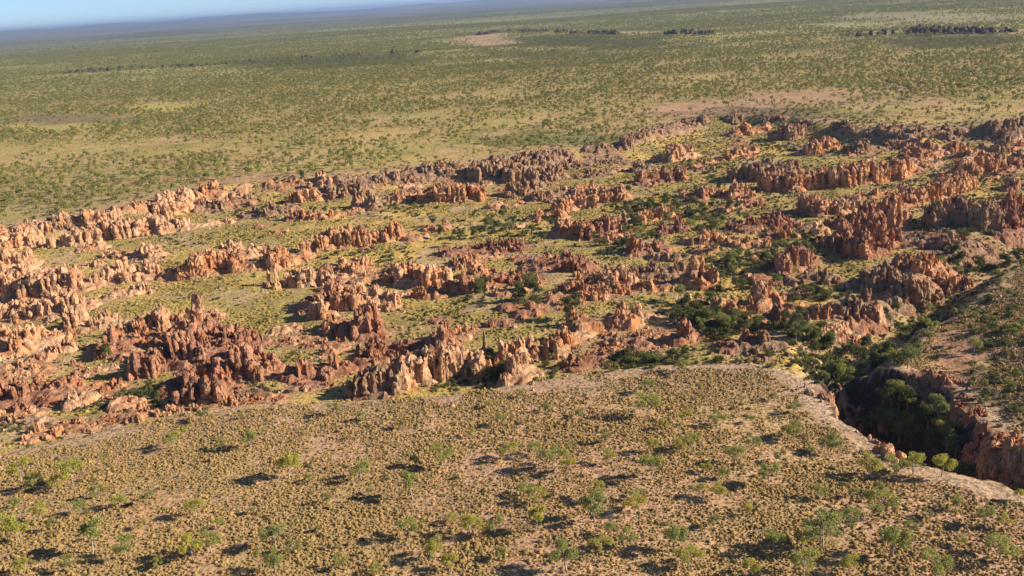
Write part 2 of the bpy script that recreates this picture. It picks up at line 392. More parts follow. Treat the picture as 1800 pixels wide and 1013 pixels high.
('p',Q,7,4,[(575,658),(600,650)],'red wedge with a bush against its shaded side'),
('b',Q,3,4,[(520,680),(560,676)],'pale pink rock scatter below the small red crag'),
('p',Q,12,3.5,[(772,618),(786,616)],'tallest dark tower behind the front pillar wall'),
('b',Q,6,4,[(740,628),(758,626)],'dark dome left of the tallest tower'),
('w',D,10,4.5,[(645,690),(668,690),(690,684)],'dark cleft pillars at left end of the front wall'),
('w',T,9,4.5,[(702,676),(740,668)],'bright striped cliff of the front pillar wall'),
('w',T,9,4.5,[(748,664),(790,656)],'smooth golden columns of the front pillar wall'),
('p',T,9,3.5,[(800,656),(845,652)],'separate pale pillars at right end of the front wall'),
('s',D,7,1.0,[(853,616)],'thin dark needle on the meadow behind the front wall'),
('b',O,3,4,[(800,586),(828,582)],'low pink boulders behind the thin needle'),
('p',Q,4,3,[(865,570),(888,570)],'small maroon cluster alone on the meadow'),
('p',T,8,3.5,[(890,644),(912,634)],'pale pinnacle fan left of the pale twin pillars'),
('p',T,9,3.5,[(932,628),(955,624),(976,624)],'pale twin pillars in the front right group'),
('w',O,6,3,[(985,608),(1008,602)],'short orange ridge right of the pale twin pillars'),
('p',T,7,4,[(895,668),(910,666),(924,660)],'pale rounded rocks standing at the slope edge'),
('p',O,9,5,[(1020,576),(1045,576)],'orange pinnacles beside the two big round trees'),
('p',O,9,5,[(1062,576),(1082,570),(1100,570)],'peaked orange crag right of the two round trees'),
('p',T,6,4,[(1115,560),(1130,558)],'pale stepped knob above the dark gully'),
('b',O,2,8,[(1080,615),(1120,606),(1150,590)],'white and pink rubble in the dark gully'),
('p',Q,5,5,[(1000,644),(1025,642),(1048,636)],'rust coloured jagged rubble at the slope edge'),
('p',Q,6,4,[(1110,608),(1130,606)],'reddish crag among bushes above the slope edge'),
('p',Q,7,3.5,[(1190,602),(1214,594)],'red crag half hidden by dark green trees'),
('p',Q,6,4,[(1278,612),(1305,606)],'crumbling red ridge with white blocks'),
('p',D,5,5,[(1316,610),(1355,606)],'dark red crag right of the crumbling ridge'),
('p',O,8,3,[(1270,552),(1296,556)],'crooked orange pinnacle between green trees'),
('p',O,8,4,[(1335,544),(1356,528)],'orange cone with double top in the green hollow'),
('p',O,4,2.5,[(1388,540),(1402,540)],'small three toothed orange rock'),
('p',Q,5,3.5,[(1348,564),(1374,556)],'little red crag with white foot, right of hollow'),
# right of centre
('w',O,5,4,[(1212,428),(1245,426),(1285,424)],'low orange wall with two thin horns'),
('p',O,7,3.5,[(1300,432),(1340,432)],'orange stub with small teeth below the red mesa'),
('b',Q,7,8,[(1306,404),(1340,398),(1375,394)],'flat topped red mesa on the right meadow'),
('p',O,7,4,[(1358,420),(1385,418)],'orange lumps right of the red mesa'),
('p',O,4,3,[(1268,370),(1290,366),(1325,354)],'string of small orange rocks above the red mesa'),
('w',Q,8,4,[(1370,480),(1395,472),(1425,456)],'tilted red fin rising to the right'),
('p',D,6,5,[(1398,496),(1430,494),(1458,490)],'dark low crags beneath the tilted red fin'),
('b',O,10,6,[(1212,346),(1240,344),(1262,342)],'big rounded brown towers at the left of the great wall'),
('b',O,10,5,[(1288,348),(1315,346)],'huge orange double boulder before the great wall'),
('w',D,9,7,[(1300,316),(1340,312),(1390,304)],'dark crags behind the great wall'),
('w',O,12,5,[(1350,332),(1395,336)],'orange bastion at the left end of the great wall'),
('w',O,12,5,[(1402,332),(1450,328),(1485,324)],'round headed columns of the great wall'),
('w',O,12,5,[(1492,324),(1540,318)],'lit red columns near the middle of great wall'),
('w',O,11,5,[(1546,316),(1592,306)],'right hand pale end of the great wall'),
('w',O,11,4,[(1418,374),(1445,378)],'deeply shaded columns left in the second right wall'),
('w',T,10,4.5,[(1455,374),(1480,372),(1500,366)],'pale organ pipes of the second right wall'),
('p',O,6,4,[(1500,350),(1530,346),(1555,340)],'low crags in shade between the two right walls'),
('w',O,9,4.5,[(1540,366),(1575,362),(1610,356)],'fringed orange wall on the right, left half'),
('w',O,9,4.5,[(1615,356),(1645,348),(1680,336)],'fringed orange wall on the right, right half'),
('p',T,8,2.2,[(1438,412),(1446,410)],'pale leaning spire left of the dark red castle'),
('p',Q,10,7,[(1460,436),(1475,430),(1495,422)],'dark red castle crag on the right meadow edge'),
('p',Q,10,7,[(1490,400),(1530,392),(1560,384)],'brown broken ridge above the dark red castle'),
('w',Q,12,6,[(1510,452),(1535,446),(1550,430)],'massive red cliff hanging over black shade'),
('w',O,11,3.5,[(1575,402),(1588,398)],'tall narrow orange cliff right of the massive cliff'),
('p',O,8,6,[(1588,286),(1612,276),(1634,264)],'pale rock staircase climbing right towards the rim'),
('p',O,9,5,[(1638,274),(1655,270),(1672,264)],'orange wedge rocks above the upper right walls'),
('p',O,9,5,[(1692,276),(1718,272)],'knobbly tower left in the upper right pair'),
('p',D,9,5,[(1730,266),(1762,264)],'knobbly tower right in the upper right pair'),
('b',T,5,6,[(1600,298),(1620,292),(1642,288)],'pale tumbled blocks between upper right cliffs'),
('w',O,9,4.5,[(1676,308),(1705,306)],'shaded brown wall at the upper right'),
('w',O,9,4.5,[(1715,302),(1745,296),(1775,290)],'bright chopped wall at the upper right'),
('p',D,8,8,[(1735,236),(1770,236),(1820,232)],'dark ridge on the rim at the upper right edge'),
('p',D,8,6,[(1782,290),(1830,280)],'dark broken rocks at the right edge below the rim'),
('w',O,11,5,[(1655,342),(1672,338),(1690,330)],'striped orange cliff over the black gully'),
('w',D,13,8,[(1655,394),(1700,396),(1745,400)],'vast shaded bluff on the right'),
('p',Q,13,5,[(1765,402),(1778,396),(1790,380)],'craggy pink ridge right of the vast shaded bluff'),
('b',O,6,4,[(1768,334),(1792,326)],'clean orange block among bushes at the right edge'),
('p',Q,5,8,[(1770,412),(1810,408),(1850,404)],'pink rock rubble at the right edge above the creek'),
('p',D,5,5,[(1152,238),(1185,232),(1215,226)],'brown rocks where the bare pink plain meets the rim'),
('p',O,8,5,[(1290,238),(1318,234),(1345,226)],'rim crag with a bright orange patch'),
('w',D,10,5,[(1362,246),(1385,244),(1404,238)],'shaded rim cliff with pale ribs'),
('w',O,10,5,[(1418,272),(1435,270),(1468,262)],'orange rim buttress over a black hollow'),
('p',D,8,6,[(1498,268),(1525,264),(1560,256)],'serrated brown crag right of the rim buttress'),
('b',D,5,5,[(1535,228),(1570,226),(1600,222)],'dark boulder heap on the plain above the rim'),
('p',O,6,5,[(1265,282),(1290,276),(1325,266)],'low pink crags in the bushy back hollow'),
('w',T,10,5,[(1158,282),(1185,280),(1216,276)],'bundle of pale leaning spires by the back hollow'),
('p',D,7,5,[(1122,302),(1150,296)],'dark crag left below the pale leaning spires'),
('p',Q,8,6,[(1130,322),(1160,318),(1190,314)],'rusty arch shaped crag below the leaning spires'),
('b',D,3,8,[(1005,292),(1045,286),(1090,284)],'brown rubble flat on the rim near centre'),
('p',D,5,5,[(1020,312),(1045,308),(1070,304)],'low dark crags under the brown rubble flat'),
# lower right
('p',O,9,5,[(1432,552),(1460,552)],'orange pillars above the creek mouth'),
('p',D,10,5,[(1472,548),(1505,548)],'dark ribbed crag right of the creek mouth pillars'),
('p',T,9,2.2,[(1528,552),(1538,556)],'two pale bent fingers beside the ribbed crag'),
('b',Q,6,4,[(1508,578),(1540,568)],'red brown wedge boulder above the gorge trees'),
('b',D,9,6,[(1520,502),(1545,504),(1565,502)],'dark squarish bluff left of the rubble hill'),
('p',D,10,6,[(1585,530),(1610,524),(1625,516)],'reddish crag at the foot of the rubble hill'),
('b',O,9,11,[(1590,478),(1620,486),(1650,480)],'pink rubble hill above the wooded creek'),
('b',D,6,12,[(1610,420),(1660,430),(1710,440)],'scrubby stony crest right of the rubble hill'),
('p',Q,5,3,[(1345,500),(1365,498)],'small dark red rocks left below the red fin'),
('b',Q,4,4,[(1490,600),(1502,612)],'red rock face among the gorge trees'),
('b',Q,3,4,[(1620,666),(1660,676)],'red ledge on the far lip of the gorge'),
('b',Q,2.2,3,[(1682,705),(1704,730)],'sunlit orange lip above the dark gorge wall'),
('b',Q,2.5,4,[(1722,762),(1745,772)],'broad red slab on the far gorge rim'),
('b',O,3.5,4,[(1762,790),(1785,815)],'stacked pale red boulders climbing the gorge wall near the right edge'),
('b',O,2.5,3,[(1738,798),(1752,812)],'small pale boulders at the left of the gorge boulder stack'),
('b',O,3,4,[(1760,770),(1790,788)],'pink broken ledge on top of the gorge boulder stack'),
('b',Q,3,4,[(1765,830),(1795,838)],'brown blocks in the middle of the gorge boulder stack'),
('b',O,3.2,5,[(1785,780),(1805,812),(1820,850)],'heap of pale red boulders at the gorge, right edge'),
('b',O,5,4,[(232,734),(258,728)],'orange boulder at the left edge of the near slope'),
('b',O,3,5,[(60,764),(120,752),(190,740)],'pale boulder line in the bushes below the near slope edge'),
('b',O,2.5,5,[(300,716),(380,708),(480,702)],'broken orange rock strip along the near slope edge'),
('b',T,2.2,3,[(1440,690),(1470,728)],'white blocks at the upper lip of the gorge'),
('b',T,2.4,3,[(1490,748),(1530,772),(1570,806)],'pale rock ledge along the near lip of the gorge'),
]
def hostlabel(x, y, used):
    c = sorted(range(NH), key=lambda i: (np.mean([q[0] for q in OUT[i][4]]) - x) ** 2 + 4 * (np.mean([q[1] for q in OUT[i][4]]) - y) ** 2)
    for i in c:
        hx = np.mean([q[0] for q in OUT[i][4]]); hy = np.mean([q[1] for q in OUT[i][4]])
        if len(OUT[i][5].split()) > 11: continue
        d = ('left of' if x < hx else 'right of') if abs(x - hx) > 1.3 * abs(y - hy) else ('just behind' if y < hy else 'just before')
        if (d, i) not in used:
            used.add((d, i)); return '%s the %s' % (d, OUT[i][5])
NH = len(OUT); _u = set(); _r = np.random.default_rng(77)
_polyN = NEAR[1:] + RIMR[:4]
for q in range(0, 30):                                 # the broken rim of the basin
    x = -20 + q * 62; P_ = [(p[0], p[1]) for p in FAR]; P_.sort()
    y = float(np.interp(x, [p[0] for p in P_], [p[1] for p in P_])) + 7
    L_ = [(x + k * 17, float(np.interp(x + k * 17, [p[0] for p in P_], [p[1] for p in P_])) + 7 + _r.uniform(-3, 4)) for k in range(int(_r.integers(2, 5)))]
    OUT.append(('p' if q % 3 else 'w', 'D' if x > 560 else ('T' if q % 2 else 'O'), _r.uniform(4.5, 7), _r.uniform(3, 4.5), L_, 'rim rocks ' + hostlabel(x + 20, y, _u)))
_n = 0
while _n < 150:                                        # the many small crags between the named ones
    x = _r.uniform(-20, 1800); lo = np.interp(x, [p[0] for p in P_], [p[1] for p in P_]) + 14
    hi = np.interp(x, [0, 450, 800, 1000, 1400, 1600, 1800], [775, 700, 678, 640, 640, 560, 420])
    y = _r.uniform(lo, hi)
    if _r.random() > np.interp(x, [0, 300, 700, 1800], [.9, .45, .8, 1.0]) * np.interp(y, [200, 320, 560, 700], [1.4, .9, .7, .5]): continue
    if (330 < x < 540 and 470 < y < 660) or (470 < x < 760 and 345 < y < 395) or (840 < x < 930 and 560 < y < 620): continue
    _n += 1; n_ = int(_r.integers(1, 4)); sl = _r.uniform(-.45, .05)
    L_ = [(x + k * 11 - 11, y + k * 11 * sl) for k in range(n_ + 1)]
    col = _r.choice(['T', 'O', 'O', 'D']) if x < 330 else _r.choice(['O', 'R', 'R', 'D', 'T'])
    if x < 330: col = _r.choice(['T', 'T', 'O'])
    OUT.append((str(_r.choice(['p', 'p', 'b'])), str(col), _r.uniform(2, 5.8), _r.uniform(1.8, 3.6), L_, 'small crag ' + hostlabel(x, y, _u)))
allp = np.array([q for o in OUT for q in o[4]], float)
allw = placev(allp[:, 0], allp[:, 1], np.where((allp[:, 1] < 240) | ((allp[:, 1] > 640) & (allp[:, 0] > 1380)), 8.0, 0.0))[:, :2]
SP = []; _i = 0
for o in OUT: SP.append(allw[_i:_i + len(o[4])]); _i += len(o[4])

# tighten: footprint mask for planting
def rockdist(X, Y):
    d = np.full(X.shape, 1e9)
    for o, P in zip(OUT, SP):
        lo = P.min(0) - 45; hi = P.max(0) + 45
        m = (X > lo[0]) & (X < hi[0]) & (Y > lo[1]) & (Y < hi[1])
        if not m.any(): continue
        if len(P) == 1: q = np.hypot(X[m] - P[0, 0], Y[m] - P[0, 1])
        else: q, _ = dline(P, X[m], Y[m])
        d[m] = np.minimum(d[m], q - o[3] * 1.2)
    return d

# ------------------------------------------------------------------ ground sheet
def axis(a, b, st, far0, far1, g=1.055):
    mid = list(np.arange(a, b, st)); s = st; x = mid[-1]; up = []
    while x < far1: s *= g; x += s; up.append(x)
    s = st; x = a; dn = []
    while x > far0: s *= g; x -= s; dn.append(x)
    return np.array(dn[::-1] + mid + up)
GX = axis(-330, 430, 1.15, -52000, 52000); GY = axis(105, 780, 1.15, -3000, 52000)
XX, YY = np.meshgrid(GX, GY)
ZZ = ground(XX, YY)

def ell(px, py, rx, ry, z=8):                        # a patch on the land, given by its extent in the photo
    c = unp(px, py, z)[:2]; a = unp(px + rx, py, z)[:2] - c; b = unp(px, py - ry, z)[:2] - c
    M = np.linalg.inv(np.array([a, b]).T); return c, M
def emask(E, X, Y, seed=0, soft=.5):
    c, M = E
    dx = X - c[0]; dy = Y - c[1]
    q = np.sqrt((M[0, 0] * dx + M[0, 1] * dy) ** 2 + (M[1, 0] * dx + M[1, 1] * dy) ** 2)
    sc_ = 1 / max(1e-6, np.sqrt(abs(np.linalg.det(M))))
    q = q + (f2(X / (sc_ * .6), Y / (sc_ * .25), seed, 7) - .5) * 2.2
    return ss(1 + soft * .5, 1 - soft * .5, q)
BARE = [((.60, .36, .23), 1240, 192, 130, 11, .95), ((.58, .36, .22), 1400, 172, 110, 9, .9), ((.55, .35, .22), 1330, 183, 120, 14, .5), ((.60, .50, .16), 275, 187, 75, 7, .95), ((.56, .46, .15), 90, 222, 110, 7, .7),
        ((.24, .19, .13), 90, 208, 120, 8, .75), ((.5, .36, .2), 130, 340, 200, 40, .4), ((.55, .44, .18), 700, 152, 120, 9, .6), ((.54, .38, .23), 860, 70, 60, 9, .9), ((.54, .38, .23), 1130, 58, 100, 4, .9),
        ((.38, .34, .22), 1650, 30, 200, 8, .5), ((.42, .37, .24), 1500, 44, 90, 5, .4), ((.06, .08, .04), 560, 108, 260, 10, .85), ((.07, .08, .05), 1660, 73, 160, 9, .8), ((.06, .075, .045), 1020, 72, 180, 9, .8), ((.07, .08, .05), 950, 94, 170, 9, .6),
        ((.52, .34, .21), 1560, 175, 120, 9, .4), ((.55, .38, .24), 1750, 228, 60, 10, .6), ((.52, .33, .2), 440, 318, 200, 8, .5), ((.12, .15, .06), 1000, 240, 170, 12, .5), ((.1, .12, .06), 1350, 200, 160, 12, .5),
        ((.56, .31, .18), 1690, 600, 45, 55, .9), ((.5, .3, .18), 1720, 560, 80, 40, .5), ((.13, .13, .07), 1760, 680, 90, 60, .6), ((.58, .42, .3), 1300, 655, 140, 12, .75), ((.6, .40, .25), 1490, 735, 70, 50, .75), ((.42, .30, .18), 1420, 640, 60, 18, .8)]
def colour(X, Y, Z):
    r = np.hypot(X, Y)
    D = sdf(BASIN, X, Y)
    G = sdf(GORGE, X, Y)
    n1_ = f2(X / 40, Y / 40, 31, 5)[..., None]; n2_ = f2(X / 12, Y / 12, 32, 4)[..., None]; n3_ = f2(X / 400, Y / 220, 33, 5)[..., None]
    c = lambda *a: np.array(a)
    mix = lambda a, b, t: a + (b - a) * t
    bas = mix(c(.64, .46, .15), c(.47, .365, .13), ss(.42, .62, n1_)); bas = mix(bas, c(.56, .40, .24), ss(.52, .66, n2_) * .8)
    nea = mix(c(.62, .39, .235), c(.56, .38, .19), ss(.4, .6, n1_)); nea = mix(nea, c(.66, .40, .24), ss(.55, .7, n2_) * .7)
    pl = mix(c(.60, .43, .185), c(.50, .41, .15), ss(.42, .6, n1_)); pl = mix(pl, c(.66, .45, .25), ss(.56, .72, n2_) * .7)
    fr = ss(550, 2600, r)[..., None]
    farc = mix(c(.42, .39, .15), c(.28, .285, .105), ss(.40, .6, n3_)); farc = mix(farc, c(.44, .37, .19), ss(.60, .72, n3_) * .7)
    pl = mix(pl, farc, fr)
    farc2 = mix(c(.15, .17, .09), c(.25, .24, .13), ss(.45, .65, f2(X / 1500, Y / 700, 35, 5))[..., None])
    pl = mix(pl, farc2, ss(3500, 7000, r)[..., None])
    isn = ss(300, 240, Y)[..., None]
    out = mix(pl, nea, isn)
    band = (ss(-22, -8, D + (n1_[..., 0] - .5) * 16))[..., None] * .85
    out = mix(out, mix(c(.58, .36, .22), c(.46, .34, .22), n2_), band * np.where(Y < 330, 1, .6)[..., None])
    t = ss(-4, 4, D)[..., None]
    o = mix(out, bas, t)
    for k, (cc, px, py, rx, ry, s) in enumerate(BARE):
        E = ell(px, py, rx, ry, 8)
        o = mix(o, np.array(cc), (emask(E, X, Y, 50 + k) * s)[..., None])
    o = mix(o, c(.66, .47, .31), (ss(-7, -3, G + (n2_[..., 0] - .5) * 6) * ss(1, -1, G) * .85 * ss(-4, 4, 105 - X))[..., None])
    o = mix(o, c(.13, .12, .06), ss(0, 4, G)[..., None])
    gy, gx = np.gradient(Z); sl = None
    return o
CC = colour(XX, YY, ZZ)
near_m = (XX > -330) & (XX < 430) & (YY > 105) & (YY < 780)
RD = np.full(XX.shape, 99.0); RD[near_m] = rockdist(XX[near_m], YY[near_m])
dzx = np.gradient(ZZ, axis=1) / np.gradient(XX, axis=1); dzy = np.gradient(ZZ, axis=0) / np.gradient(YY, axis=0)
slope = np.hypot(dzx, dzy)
rockc = np.where(XX[..., None] < -60, np.array((.52, .34, .21)), np.array((.42, .25, .155)))
tt = (ss(1.5, -2.5, RD + (f2(XX / 5, YY / 5, 41, 3) - .5) * 7) * .7)[..., None]
CC = CC + (rockc - CC) * tt
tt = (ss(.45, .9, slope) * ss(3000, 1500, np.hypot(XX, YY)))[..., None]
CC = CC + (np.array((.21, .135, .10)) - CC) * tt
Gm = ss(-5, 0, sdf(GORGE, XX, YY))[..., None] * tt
CC = CC + (np.array((.10, .066, .052)) - CC) * Gm  # shade of the gorge wall painted into the colour of its steep faces
ny, nx = XX.shape
V = np.stack([XX, YY, ZZ], -1).reshape(-1, 3)
I = np.arange(ny * nx).reshape(ny, nx)
Fq = np.stack([I[:-1, :-1], I[:-1, 1:], I[1:, 1:], I[1:, :-1]], -1).reshape(-1, 4)
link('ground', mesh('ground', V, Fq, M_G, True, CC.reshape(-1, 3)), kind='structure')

# ------------------------------------------------------------------ rock builder
def pillars(cx, cy, cz, r, h, pw, rings, seg, tint, lean=None, seed=0, rough=1.0):
    """P tapering, weathered columns as one vertex/face set"""
    P = len(cx)
    t = np.linspace(0, 1, rings)[None, :, None]; a = np.linspace(0, 2 * np.pi, seg, endpoint=False)[None, None, :]
    rr = np.asarray(r)[:, None, None]; hh = np.asarray(h)[:, None, None]; pw = np.asarray(pw)[:, None, None]
    prof = (1.16 - .26 * t ** .8) * (1 - t ** pw) ** .5
    ph = RNG.uniform(0, 6.28, (P, 1, 1)); el = RNG.uniform(.72, 1.0, (P, 1, 1)); a = a + ph
    rad = rr * prof
    lx = RNG.normal(0, .09, (P, 1, 1)) * hh * t; ly = RNG.normal(0, .09, (P, 1, 1)) * hh * t
    cax = np.cos(ph); sax = np.sin(ph)
    ux = np.cos(a - ph) ; uy = np.sin(a - ph) * el
    ox = ux * cax - uy * sax; oy = ux * sax + uy * cax
    X = np.asarray(cx)[:, None, None] + ox * rad + lx; Y = np.asarray(cy)[:, None, None] + oy * rad + ly
    Z = np.asarray(cz)[:, None, None] - 1.0 + (hh + 1.0) * t + X * 0
    g = (n3(X * .8, Y * .8, Z * .22, 3 + seed) - .5) * 1.9 + (np.abs(n3(X * 2.0, Y * 2.0, Z * .7, 5 + seed) - .5) * 2 - .5) * 1.1
    st = n3(X * .06, Y * .06, Z * .95, 9); st = (ss(.38, .52, st) - .5) * .5 + (n3(X * .1, Y * .1, Z * 2.3, 12) - .5) * .5
    k = np.clip(g * .6 * rough + st * .55 * rough, -.62, .9) * np.minimum(rad, 2.2)
    jit = RNG.normal(0, .075, X.shape) * np.minimum(rad * 1.2, 1)
    X = X + ox * (k + jit); Y = Y + oy * (k + jit); Z = Z + ((n3(X * .9, Y * .9, Z * .5, 21) - .5) * 1.7 + RNG.normal(0, .1, X.shape)) * t * np.minimum(1, hh / 4)
    V = np.stack([X, Y, Z], -1)
    idx = np.arange(P * rings * seg).reshape(P, rings, seg); nx_ = np.roll(idx, -1, 2)
    F = np.stack([idx[:, :-1], nx_[:, :-1], nx_[:, 1:], idx[:, 1:]], -1).reshape(-1, 4)
    tv = 1 + (RNG.uniform(-.16, .16, (P, 1, 1, 1)))
    C = np.ones((P, rings, seg, 3)) * np.array(tint) * tv
    return V.reshape(-1, 3), F, C.reshape(-1, 3)
def moundpatch(P, w, H, tint, amp, st=.8):
    ex = w * 1.0 + 1.6
    lo = P.min(0) - ex; hi = P.max(0) + ex
    x = np.arange(lo[0], hi[0] + st, st); y = np.arange(lo[1], hi[1] + st, st)
    X, Y = np.meshgrid(x, y)
    X = X + (n2(X * 1.7, Y * 1.7, 71) - .5) * .5; Y = Y + (n2(X * 1.7, Y * 1.7, 72) - .5) * .5
    d = dline(P, X, Y)[0] if len(P) > 1 else np.hypot(X - P[0, 0], Y - P[0, 1])
    dd = d + (f2(X / 4, Y / 4, 73, 3) - .5) * 5
    f = ss(ex, ex * .25, dd)
    ter = f * amp * H
    q = ter / 1.3; ter = (np.floor(q) + ss(.45, .9, q - np.floor(q))) * 1.3 * .6 + ter * .4
    G = ground(X, Y)
    Z = G - .5 * (1 - f) - .12 + ter + ((f2(X / 1.8, Y / 1.8, 74, 3) - .5) * 1.5 + ss(.35, .75, n2(X / 1.6, Y / 1.6, 76)) * 1.3 * n2(X / 4, Y / 4, 77)) * f
    keep = d < ex
    I = np.arange(X.size).reshape(X.shape)
    F = np.stack([I[:-1, :-1], I[:-1, 1:], I[1:, 1:], I[1:, :-1]], -1)
    k = keep[:-1, :-1] & keep[1:, 1:] & keep[1:, :-1] & keep[:-1, 1:]
    F = F[k]; V = np.stack([X, Y, Z], -1).reshape(-1, 3)
    C = np.ones((len(V), 3)) * np.array(tint) * (.8 + .4 * f2(X / 3, Y / 3, 75, 3).reshape(-1, 1))
    u, inv = np.unique(F, return_inverse=True)
    return V[u], inv.reshape(F.shape), C[u]
CATS = {'p': ('rock_pinnacles', 'rock pinnacles'), 'w': ('rock_wall', 'rock wall'), 'b': ('boulder_outcrop', 'rock outcrop'), 's': ('rock_spire', 'rock spire'), 'm': ('rock_mound', 'rock mound')}
GRP = {'p': 'sandstone pinnacle crags in the basin', 'w': 'columned sandstone walls', 'b': 'boulder outcrops', 's': 'free standing rock spires', 'm': 'low rock mounds'}
for i, ((k, c, H, w, L, lab), P) in enumerate(zip(OUT, SP)):
    if k != 's': w = w * (1.12 if L[0][0] > 330 else 1.15); H = H * (1.08 if L[0][0] < 1380 else .95)
    rng = np.random.default_rng(100 + i)
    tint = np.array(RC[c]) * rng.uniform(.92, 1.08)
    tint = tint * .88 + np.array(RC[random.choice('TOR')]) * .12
    parts = []
    seg_ = np.diff(P, axis=0); Ls = np.hypot(seg_[:, 0], seg_[:, 1]) if len(P) > 1 else np.array([0.])
    Lt = Ls.sum(); area = Lt * 2 * w + 3.14 * w * w
    dist = math.hypot(*P.mean(0))
    if k == 's':
        n = 1; cx = np.array([P[0, 0]]); cy = np.array([P[0, 1]]); r = np.array([w * .62]); h = np.array([H]); pw = np.array([2.2])
        cx = np.append(cx, P[0, 0] + rng.normal(0, w * .7, 4)); cy = np.append(cy, P[0, 1] + rng.normal(0, w * .7, 4))
        r = np.append(r, rng.uniform(.3, .5, 4) * w); h = np.append(h, rng.uniform(.12, .5, 4) * H); pw = np.append(pw, rng.uniform(2, 4, 4))
    else:
        along = lambda u, v: None
        def at(u, v):
            uc = np.clip(u, 0, Lt); cum = np.concatenate([[0], np.cumsum(Ls)]); s_ = np.clip(np.searchsorted(cum, uc, side='right') - 1, 0, len(Ls) - 1)
            t_ = (uc - cum[s_]) / np.maximum(Ls[s_], 1e-6); e = seg_[s_] / np.maximum(Ls[s_], 1e-6)[:, None]
            return P[s_, 0] + seg_[s_, 0] * t_ + e[:, 0] * (u - uc) - e[:, 1] * v * w, P[s_, 1] + seg_[s_, 1] * t_ + e[:, 1] * (u - uc) + e[:, 0] * v * w
        B_ = {'p': 2.15, 'w': 2.3, 'b': 2.0, 'm': 1.7}[k] * min(1.35, max(1, dist / 420))              # radius of one bastion, a cluster of columns
        nb_ = max(3, int(area / (3.14 * B_ * B_) * {'p': 1.1, 'w': 1.35, 'b': 1.45, 'm': 1.2}[k]))
        ub = rng.uniform(-w * .5, Lt + w * .5, nb_); ub = np.sort(ub); vb = rng.uniform(-1, 1, nb_) * (.75 if k == 'w' else .9)
        bx, by = at(ub, vb)
        crest = f2(bx / 9, by / 9, 81, 3); endf = ss(-w * .7, w * .4, ub) * ss(Lt + w * .7, Lt - w * .4, ub)
        if k == 'p': Hb = H * (.42 + .72 * ss(.3, .66, crest)) * (1 - .5 * np.abs(vb) ** 1.6) * (.5 + .5 * endf) * rng.uniform(.6, 1.12, nb_)
        elif k == 'w': Hb = H * (.72 + .34 * ss(.3, .65, crest)) * (1 - .22 * np.abs(vb) ** 2) * (.65 + .35 * endf) * rng.uniform(.85, 1.06, nb_)
        elif k == 'b': Hb = H * (.25 + .85 * ss(.3, .68, crest)) * (1 - .6 * np.abs(vb) ** 1.7) * (.55 + .45 * endf) * rng.uniform(.55, 1.1, nb_)
        else: Hb = H * .9 * (1 - .85 * np.abs(vb) ** 1.3) * (.5 + .5 * endf) * rng.uniform(.75, 1.02, nb_)
        if k in 'pw': Hb = np.where(rng.random(nb_) < .22, Hb * .25, Hb)
        Rb = B_ * rng.uniform(.7, 1.25, nb_) * np.clip(Hb / 6, .55, 1.15)
        m_ = {'p': 6, 'w': 6, 'b': 5, 'm': 3}[k]
        ai = rng.uniform(0, 6.28, (nb_, m_)); di = rng.uniform(.45, 1.0, (nb_, m_)) * Rb[:, None]
        sx = bx[:, None] + np.cos(ai) * di; sy = by[:, None] + np.sin(ai) * di
        fall = {'p': .6, 'w': .35, 'b': .7, 'm': .8}[k]
        sh_ = Hb[:, None] * (1 - fall * (di / Rb[:, None]) ** 2 * rng.uniform(.2, 1.0, (nb_, m_))) * rng.uniform(.82, 1.08, (nb_, m_))
        sr = Rb[:, None] * rng.uniform(.26, .58, (nb_, m_))
        cx = np.concatenate([bx, sx.ravel()]); cy = np.concatenate([by, sy.ravel()]); h = np.concatenate([Hb * .93, sh_.ravel()]); r = np.concatenate([Rb * .72, sr.ravel()])
        n = len(cx)
        pw = rng.uniform(*{'p': (1.8, 7), 'w': (3.5, 12), 'b': (2.4, 7), 'm': (1.6, 3.6)}[k], n)
        r = np.minimum(r, .42 * h + .6); h = np.maximum(h, .7)
    cz = ground(cx, cy)
    big = h > 3.5
    for m, ri, sg in ((big, 12, 13), (~big, 7, 10)):
        if m.any(): parts.append(pillars(cx[m], cy[m], cz[m], r[m], h[m], pw[m], ri, sg, tint, seed=i % 5))
    if k != 's': parts.append(moundpatch(P, w, H, tint * .95, {'p': .28, 'w': .24, 'b': .2, 'm': .4}[k]))
    else: parts.append(moundpatch(P, w * 1.2, H, tint * .95, .12, .6))
    off = 0; Vs = []; Fs = []; Cs = []
    for a, b, cc in parts: Vs.append(a); Fs.append(b + off); Cs.append(cc); off += len(a)
    V = np.vstack(Vs); o0 = np.array([P[:, 0].mean(), P[:, 1].mean(), 0.]); o0[2] = ground(o0[:1], o0[1:2])[0]
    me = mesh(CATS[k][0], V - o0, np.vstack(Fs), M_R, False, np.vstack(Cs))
    link(CATS[k][0], me, loc=o0, label=lab, category=CATS[k][1], group=GRP[k])

